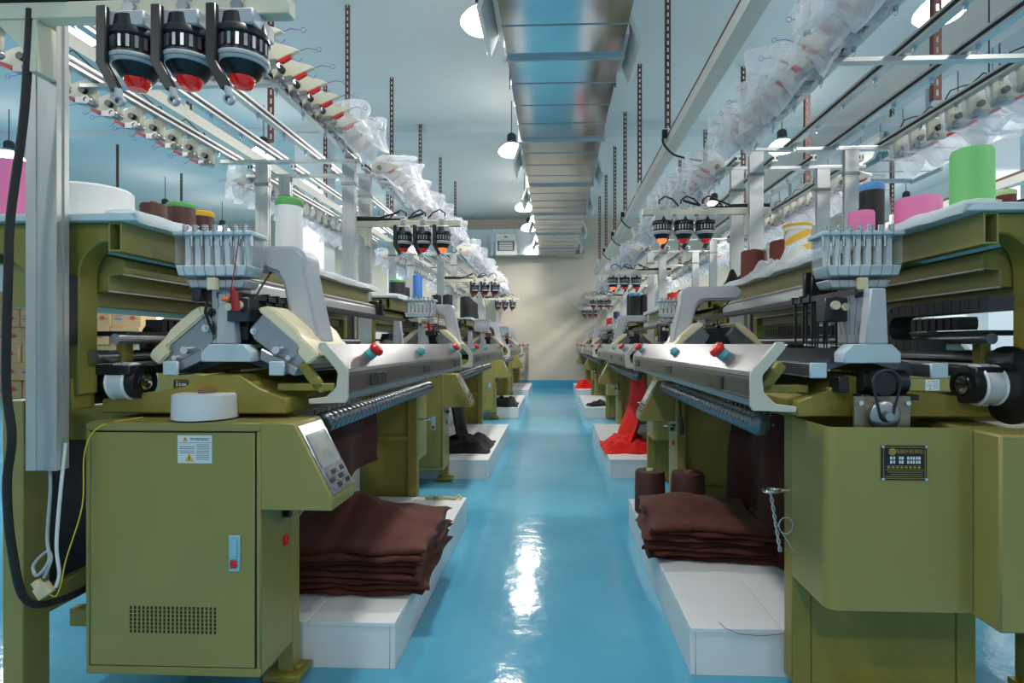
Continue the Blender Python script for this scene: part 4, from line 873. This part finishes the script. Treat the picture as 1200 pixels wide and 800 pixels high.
cone(1.30, 5.68, SH, 0.05, 0.17, 'black', 'dark', 'black yarn cone beside the red pair on the right shelf', gl, 0.98)
for i, (x, y) in enumerate(((1.17, 8.15), (1.30, 8.20), (1.17, 8.42), (1.30, 8.46))):
    cone(x, y, SH, 0.085, 0.36-0.02*(i % 2), 'black', 'dark', 'black yarn cone on the third right shelf, %s from the camera' % ORD[i], gl, 0.97, 'blue' if i == 0 else None)
cone(1.16, 11.6, SH, 0.085, 0.16, 'red', None, 'red yarn cone on the farthest right shelf', gl, 0.98)
cone(1.30, 11.7, SH, 0.07, 0.30, 'darkblue', None, 'dark blue yarn cone on the farthest right shelf', gl, 0.98)
# on cabinet and platforms
cone(-1.072, 1.667, 0.873, 0.092, 0.078, 'white', 'brown', 'flat white yarn roll on top of the nearest control cabinet', None, 0.98)
gp = 'brown cones on the right platform'
cone(0.535, 3.14, 0.159, 0.085, 0.235, 'brown', 'pale', 'dark brown yarn cone on the right platform, nearer the aisle', gp, 0.97)
cone(0.745, 3.14, 0.159, 0.098, 0.225, 'brown', None, 'dark brown yarn cone on the right platform, nearer the machine', gp, 0.93)
# crumpled film on the right shelf
def crumple(x0, x1, y0, y1, z, h, seed, nu=22, nv=14):
    def f(b):
        def top(u, v):
            x = x0+u*(x1-x0); y = y0+v*(y1-y0); e = min(1, 4*min(u, 1-u, v, 1-v))
            n = noise.fractal((x*11+seed, y*9, seed), 1.0, 2.0, 4); return (x, y, z+0.006+h*e*(0.55+0.9*n))
        def bot(u, v): return (x0+u*(x1-x0), y0+v*(y1-y0), z)
        b.slab(lambda u, v: (lambda p: (p[0], p[1], max(p[2], z+0.003)))(top(u, v)), bot, nu, nv)
    return f
o = part('crumpled_film', None, crumple(1.10, 1.20, 2.4, 3.2, 1.492, 0.08, 3.0, 24, 50), M['film'], None, sharp=70); tag(o, 'crumpled clear plastic film lying on the nearest right shelf', 'plastic film')
o = part('crumpled_film', None, crumple(1.12, 1.36, 5.85, 6.5, 1.492, 0.07, 8.0), M['film'], None, sharp=70); tag(o, 'crumpled clear plastic film lying on the second right shelf', 'plastic film')
o = part('crumpled_film', None, crumple(-1.42, -1.24, 5.3, 5.85, 1.492, 0.07, 5.0), M['film'], None, sharp=70); tag(o, 'crumpled clear plastic film lying on the second left shelf', 'plastic film')
o = part('black_pouch', None, crumple(1.12, 1.24, 3.62, 3.74, 1.492, 0.1, 1.0, 12, 10), KNIT['black'], None, sharp=70); tag(o, 'small black cloth pouch at the far end of the right shelf', 'pouch')

# ------------------------------------------------------------------ fabrics
def fold_layer(cx, cy, sx, sy, z, th, seed, mound, rot=0.0, droop=None):
    """one folded knit panel: a soft slab that follows the mound"""
    def f(b):
        ca, sa = math.cos(rot), math.sin(rot)
        def base(u, v, up):
            e = 0.028*noise.noise((u*4+seed, v*4, 1.7)); e2 = 0.028*noise.noise((u*5, v*5+seed, 4.7))
            x = (u-0.5)*sx+e; y = (v-0.5)*sy+e2
            zz = z+mound(u, v)+0.010*noise.noise((x*7, y*7, seed*0.03))+0.007*(0.5-abs(noise.noise((x*11+3, y*5, seed*0.04))))+0.003*noise.noise((x*26, y*26, seed))
            ed = min(u, 1-u, v, 1-v); rd = min(1, ed/0.05)
            zz += (th*(0.35+0.65*math.sqrt(rd)) if up else th*(0.35-0.35*math.sqrt(rd)))
            X, Y = cx+ca*x-sa*y, cy+sa*x+ca*y
            if droop: zz += droop(X, Y)
            return (X, Y, max(zz, 0.1585+(0.002 if up else 0)))
        b.slab(lambda u, v: base(u, v, True), lambda u, v: base(u, v, False), 30, 30)
    return f
TOPB = 0.159
# left brown pile
def md(u, v): return 0.13*math.exp(-((u-0.35)**2/0.10+(v-0.55)**2/0.10))
n = 8
for k in range(n):
    o = part('folded_knit_panel', None, fold_layer(-0.80+0.010*math.sin(k*2.1), 2.34+0.012*math.cos(k*1.7), 0.60+0.02*math.sin(k*3), 0.62+0.02*math.cos(k*2), TOPB+k*0.021, 0.0225, k*7.3,
             (lambda u, v, k=k: md(u, v)*k/(n-1)), 0.05*math.sin(k*1.3)), KNIT['brown'], None, sharp=80)
    tag(o, 'folded brown knit panel in the stack on the left platform, %s' % ('bottom of the stack', 'second from the bottom', 'third from the bottom', 'fourth from the bottom', 'fifth from the bottom', 'third from the top', 'second from the top', 'lying on top')[k], 'knit panel', 'folded brown knits on the left platform')
# right brown pile
def md2(u, v): return 0.07*math.exp(-((u-0.4)**2/0.12+(v-0.6)**2/0.12))
n = 7
for k in range(n):
    o = part('folded_knit_panel', None, fold_layer(0.695+0.02*math.sin(k*2.7), 2.66+0.014*math.cos(k*1.9), 0.54+0.02*math.sin(k*3), 0.52+0.02*math.cos(k*2), TOPB+k*0.020, 0.0215, 50+k*5.3,
             (lambda u, v, k=k: md2(u, v)*k/(n-1)), -0.10+0.05*math.sin(k*1.3)), KNIT['brown'], None, sharp=80)
    tag(o, 'folded brown knit panel in the stack on the right platform, %s' % ('bottom of the stack', 'second from the bottom', 'third from the bottom', 'fourth from the bottom', 'third from the top', 'second from the top', 'lying on top')[k], 'knit panel', 'folded brown knits on the right platform')
def hang_cloth(x, y0, y1, ztop, zbot, amp, seed, flare=0.0, slump=0.0):
    def f(b):
        def P(u, v, s):
            y = y0+u*(y1-y0); z = ztop+(zbot-ztop)*v
            xx = x+amp*(0.3+0.7*v)*math.sin(u*9+seed)+0.6*amp*noise.noise((u*4+seed, v*3, 0))+slump*v*v
            yy = y+flare*(v**2)*(u-0.5)
            return (xx+s*0.003, yy, z)
        b.slab(lambda u, v: P(u, v, 1), lambda u, v: P(u, v, -1), 40, 24)
    return f
o = part('hanging_knit', None, hang_cloth(0.96, 2.26, 3.02, 0.82, 0.165, 0.03, 2.0, 0.0, -0.02), KNIT['maroon'], None, sharp=80); tag(o, 'dark brown knitted cloth hanging from the nearest right machine', 'knitted cloth')
o = part('hanging_knit', None, hang_cloth(-0.93, 2.0, 2.85, 0.80, 0.50, 0.02, 4.0, 0.0, 0.0), KNIT['maroon'], None, sharp=80); tag(o, 'dark brown knitted cloth hanging under the nearest left machine', 'knitted cloth')
o = part('hanging_knit', None, hang_cloth(0.80, 4.95, 5.95, 0.80, 0.18, 0.05, 6.0, 0.1, -0.14), KNIT['red'], None, sharp=80); tag(o, 'red knitted cloth hanging from the second right machine', 'knitted cloth')
o = part('hanging_knit', None, hang_cloth(-0.93, 4.9, 5.6, 0.80, 0.17, 0.03, 9.0, -0.1, 0.08), KNIT['black'], None, sharp=80); tag(o, 'black knitted cloth hanging from the second left machine', 'knitted cloth')
def heap(name, cx, cy, sx, sy, h, col, seed, label, cat):
    def f(b):
        def top(u, v):
            a = (u-0.5)*2; c = (v-0.5)*2; rr = max(0, 1-(a*a)**1.5*0.9-(c*c)**1.5*0.9)
            wob = 0.10*noise.noise((u*4+seed, v*4, seed)); x = cx+(u-0.5)*sx*(1+wob); y = cy+(v-0.5)*sy*(1+wob)
            n1 = noise.noise((u*5+seed, v*4, 3.1)); rid = abs(noise.noise((u*6+seed, v*9, 9.1)))
            return (x, y, TOPB+0.004+h*(0.25+0.75*rr)*(0.65+0.4*n1+0.45*rid)*min(1, 6*min(u, 1-u, v, 1-v)+0.12))
        def bot(u, v):
            wob = 0.10*noise.noise((u*4+seed, v*4, seed)); return (cx+(u-0.5)*sx*(1+wob), cy+(v-0.5)*sy*(1+wob), TOPB)
        b.slab(top, bot, 36, 36)
    o = part(name, None, f, KNIT[col], None, sharp=80); tag(o, label, cat)
heap('knit_heap', -0.80, 5.05, 0.46, 0.62, 0.13, 'black', 2.0, 'heap of black knitted cloth on the second left platform', 'knitted cloth')
heap('knit_heap', -0.76, 8.55, 0.40, 0.6, 0.14, 'black', 6.0, 'heap of black knitted cloth on the third left platform', 'knitted cloth')
heap('knit_heap', 0.66, 5.08, 0.46, 0.60, 0.12, 'red', 4.0, 'heap of red knitted cloth on the second right platform', 'knitted cloth')
heap('knit_heap', 0.66, 12.0, 0.42, 0.5, 0.20, 'red', 9.0, 'heap of red knitted cloth on the farthest right platform', 'knitted cloth')
# black gloves on third right platform
def glove(x, y, rz, label):
    t = thing('glove', label, 'glove', (x, y, TOPB), rz, 'black gloves on the right platform')
    part('palm', 'glovep', lambda b: b.slab(lambda u, v: ((u-0.5)*0.09*(0.75+0.25*v), v*0.20, 0.03+0.025*math.sin(u*math.pi)), lambda u, v: ((u-0.5)*0.09*(0.75+0.25*v), v*0.20, 0.001), 8, 8), KNIT['black'], t, 0.0)
    for i, (dx, ln, a) in enumerate(((-0.034,0.085,14),(-0.012,0.10,4),(0.012,0.095,-5),(0.034,0.075,-15))):
        part('finger', ('glf', i), lambda b: b.tube([(dx,0.02,0.022),(dx-0.02*math.sin(R(a)),-ln*0.4,0.035),(dx-ln*math.sin(R(a)),-ln,0.018)],[0.016,0.015,0.010],8), KNIT['black'], t)
    part('thumb', 'glt', lambda b: b.tube([(0.036,0.12,0.022),(0.07,0.08,0.03),(0.085,0.03,0.018)],[0.017,0.015,0.010],8), KNIT['black'], t)
glove(0.56, 8.45, R(-25), 'black glove on the third right platform, nearest the aisle')
glove(0.66, 8.50, R(10), 'black glove in the middle of the row on the third right platform')
glove(0.79, 8.46, R(25), 'black glove on the third right platform, nearest the machine')
glove(0.70, 8.78, R(-10), 'black glove lying behind the others on the third right platform')
# rope bit on the left platform
o = part('rope_end', None, lambda b: b.tube([(-0.78,3.33,0.17),(-0.74,3.36,0.168),(-0.70,3.33,0.17),(-0.66,3.35,0.168),(-0.60,3.33,0.168),(-0.58,3.36,0.178),(-0.565,3.335,0.168)],0.009,8), M['twine'], None)
tag(o, 'short knotted rope end at the back of the left platform', 'rope')
# twisted cord on the right near leg
def cord(b):
    for ph in (0, math.pi):
        pts = [(0.690+0.004*math.cos(i*0.9+ph)+0.0012*i, 1.80+0.004*math.sin(i*0.9+ph), 0.625-0.0075*i) for i in range(26)]
        b.tube(pts, 0.0026, 5)
    b.tube([(0.706+0.02+0.022*math.cos(R(a)), 1.772, 0.53+0.026*math.sin(R(a))) for a in range(0, 361, 30)], 0.0018, 5)
    b.tube([(0.712,1.772,0.51),(0.735,1.772,0.475),(0.75,1.772,0.45)],0.0018,5)
o = part('twisted_cord', None, cord, M['grey_wire'], None); tag(o, 'twisted white cord hanging from the ring on the right machine', 'cord')

# ------------------------------------------------------------------ cables at the left near post
o = part('red_thread', None, lambda b: b.tube([(0.555,1.90,0.1595),(0.565,1.86,0.1595),(0.60,1.825,0.1595),(0.66,1.815,0.1595),(0.72,1.825,0.1595),(0.745,1.835,0.1595)],0.0009,4), M['red_dark'], None)
tag(o, 'loose thin red thread lying on the nearest right platform', 'thread')
def smooth(pts, n=6):
    out = []; P_ = [Vector(p) for p in pts]
    for i in range(len(P_)-1):
        p0 = P_[max(0, i-1)]; p1 = P_[i]; p2 = P_[i+1]; p3 = P_[min(len(P_)-1, i+2)]
        for k in range(n):
            t_ = k/n; out.append(0.5*((2*p1)+(-p0+p2)*t_+(2*p0-5*p1+4*p2-p3)*t_*t_+(-p0+3*p1-3*p2+p3)*t_**3))
    out.append(P_[-1]); return out
o = part('power_cable', None, lambda b: b.tube(smooth([(-1.41,1.44,2.00),(-1.415,1.44,1.9),(-1.43,1.44,1.7),(-1.465,1.44,1.45),(-1.472,1.44,1.3),(-1.478,1.44,1.0),(-1.462,1.44,0.85),(-1.476,1.44,0.72),(-1.462,1.44,0.55),(-1.44,1.46,0.40),(-1.42,1.56,0.362),(-1.40,1.72,0.38),(-1.33,1.92,0.43)]),0.010,8), M['rubber'], None)
tag(o, 'thick black power cable hanging beside the near aluminium post', 'cable')
o = part('signal_cord', None, lambda b: b.tube(smooth([(-1.44,1.53,0.75),(-1.43,1.52,0.68),(-1.42,1.50,0.56),(-1.405,1.49,0.50),(-1.43,1.48,0.46),(-1.45,1.49,0.485),(-1.42,1.50,0.52),(-1.40,1.49,0.50),(-1.42,1.49,0.45)]),0.0042,7), M['grey_wire'], None)
tag(o, 'grey cord with a loop below the aluminium post', 'cord')
cn = thing('wire_connector', 'white wire connector dangling on a white cord left of the cabinet', 'connector', (-1.385, 1.50, 0.44))
part('plug', None, lambda b: (b.obox((-0.045,0,-0.03),(0.016,0,0.012),(0,0.010,0),(0.010,0,-0.014)), b.obox((-0.062,0,-0.014),(0.008,0,0.006),(0,0.008,0),(0.007,0,-0.010))), M['cream'], cn, 0.001)
part('white_cord', None, lambda b: b.tube(smooth([(0.0,0.02,0.38),(-0.005,0.01,0.25),(-0.008,0,0.1),(0.0,0,0.02),(-0.01,0,-0.02)]),0.0045,7), M['white_wire'], cn)
part('yellow_lead', None, lambda b: b.tube(smooth([(-0.03,0,-0.04),(-0.01,0,-0.045),(0.005,0,-0.01),(0.02,0,0.06),(0.04,0.03,0.2),(0.03,0.05,0.35),(0.06,0.07,0.42),(0.12,0.16,0.435)]),0.0018,5), M['yellow_wire'], cn)
# drooping leads from cable tray sockets
for i, (y, zz) in enumerate(((4.74, 2.82), (7.6, 2.82), (8.9, 2.82), (10.4, 2.82))):
    o = part('socket_lead', ('slead',), lambda b: (b.tube(smooth([(0,0,0.02),(-0.03,-0.02,0.0),(-0.03,-0.02,-0.06),(0.05,0.0,-0.14),(0.16,0.02,-0.17),(0.30,0.04,-0.19)]),0.009,6), b.obox((-0.02,-0.02,0.02),(0.02,0,0),(0,0.02,0),(0,0,0.03))), M['rubber'], None, loc=(0.93, y-0.09, zz))
    tag(o, 'black plug and drooping lead on the central cable tray, %s from the camera' % ORD[i], 'cable', 'plugged leads on the cable tray')

# ------------------------------------------------------------------ cartons
def carton(x, y, z, w_, d, h, seed, label):
    t = thing('carton', label, 'carton', (x, y, z), 0, 'stacked cartons beyond the left machines')
    part('box', ('ctn', w_, d, h), lambda b: b.box(0, w_, 0, d, 0, h), M['carton'], t, 0.006)
    part('tape', ('ctt', w_, d, h), lambda b: b.box(w_*0.46, w_*0.54, -0.002, d, h-0.05, h+0.001), M['tape'], t)
    part('red_mark', ('ctr', w_, h), lambda b: b.prism([(w_*0.72+h*0.16*math.cos(a*math.pi/6), h*0.5+h*0.13*math.sin(a*math.pi/6)) for a in range(12)], 'y', -0.003, 0.0), M['carton_red'], t)
    part('printed_lines', ('ctl', w_, h), lambda b: (b.box(w_*0.1, w_*0.4, -0.003, 0, h*0.62, h*0.66), b.box(w_*0.1, w_*0.36, -0.003, 0, h*0.38, h*0.52), b.box(w_*0.6, w_*0.9, -0.0025, 0, h*0.44, h*0.5)), M['carton_blue'], t)
RW = ('floor level', 'second level', 'third level', 'fourth level', 'fifth level', 'sixth level')
for c in range(5):
    for r_ in range(6 if c in (0, 1, 3) else 6):
        if c == 4 and r_ == 5: continue
        carton(-11.5+c*0.63+0.02*math.sin(r_*3+c), 10.9+0.03*math.cos(r_*2+c), r_*0.362, 0.6, 0.45, 0.36, 0, 'brown printed carton in the far left stack, %s, column %s from the left' % (RW[r_], ('first', 'second', 'third', 'fourth', 'fifth')[c]))
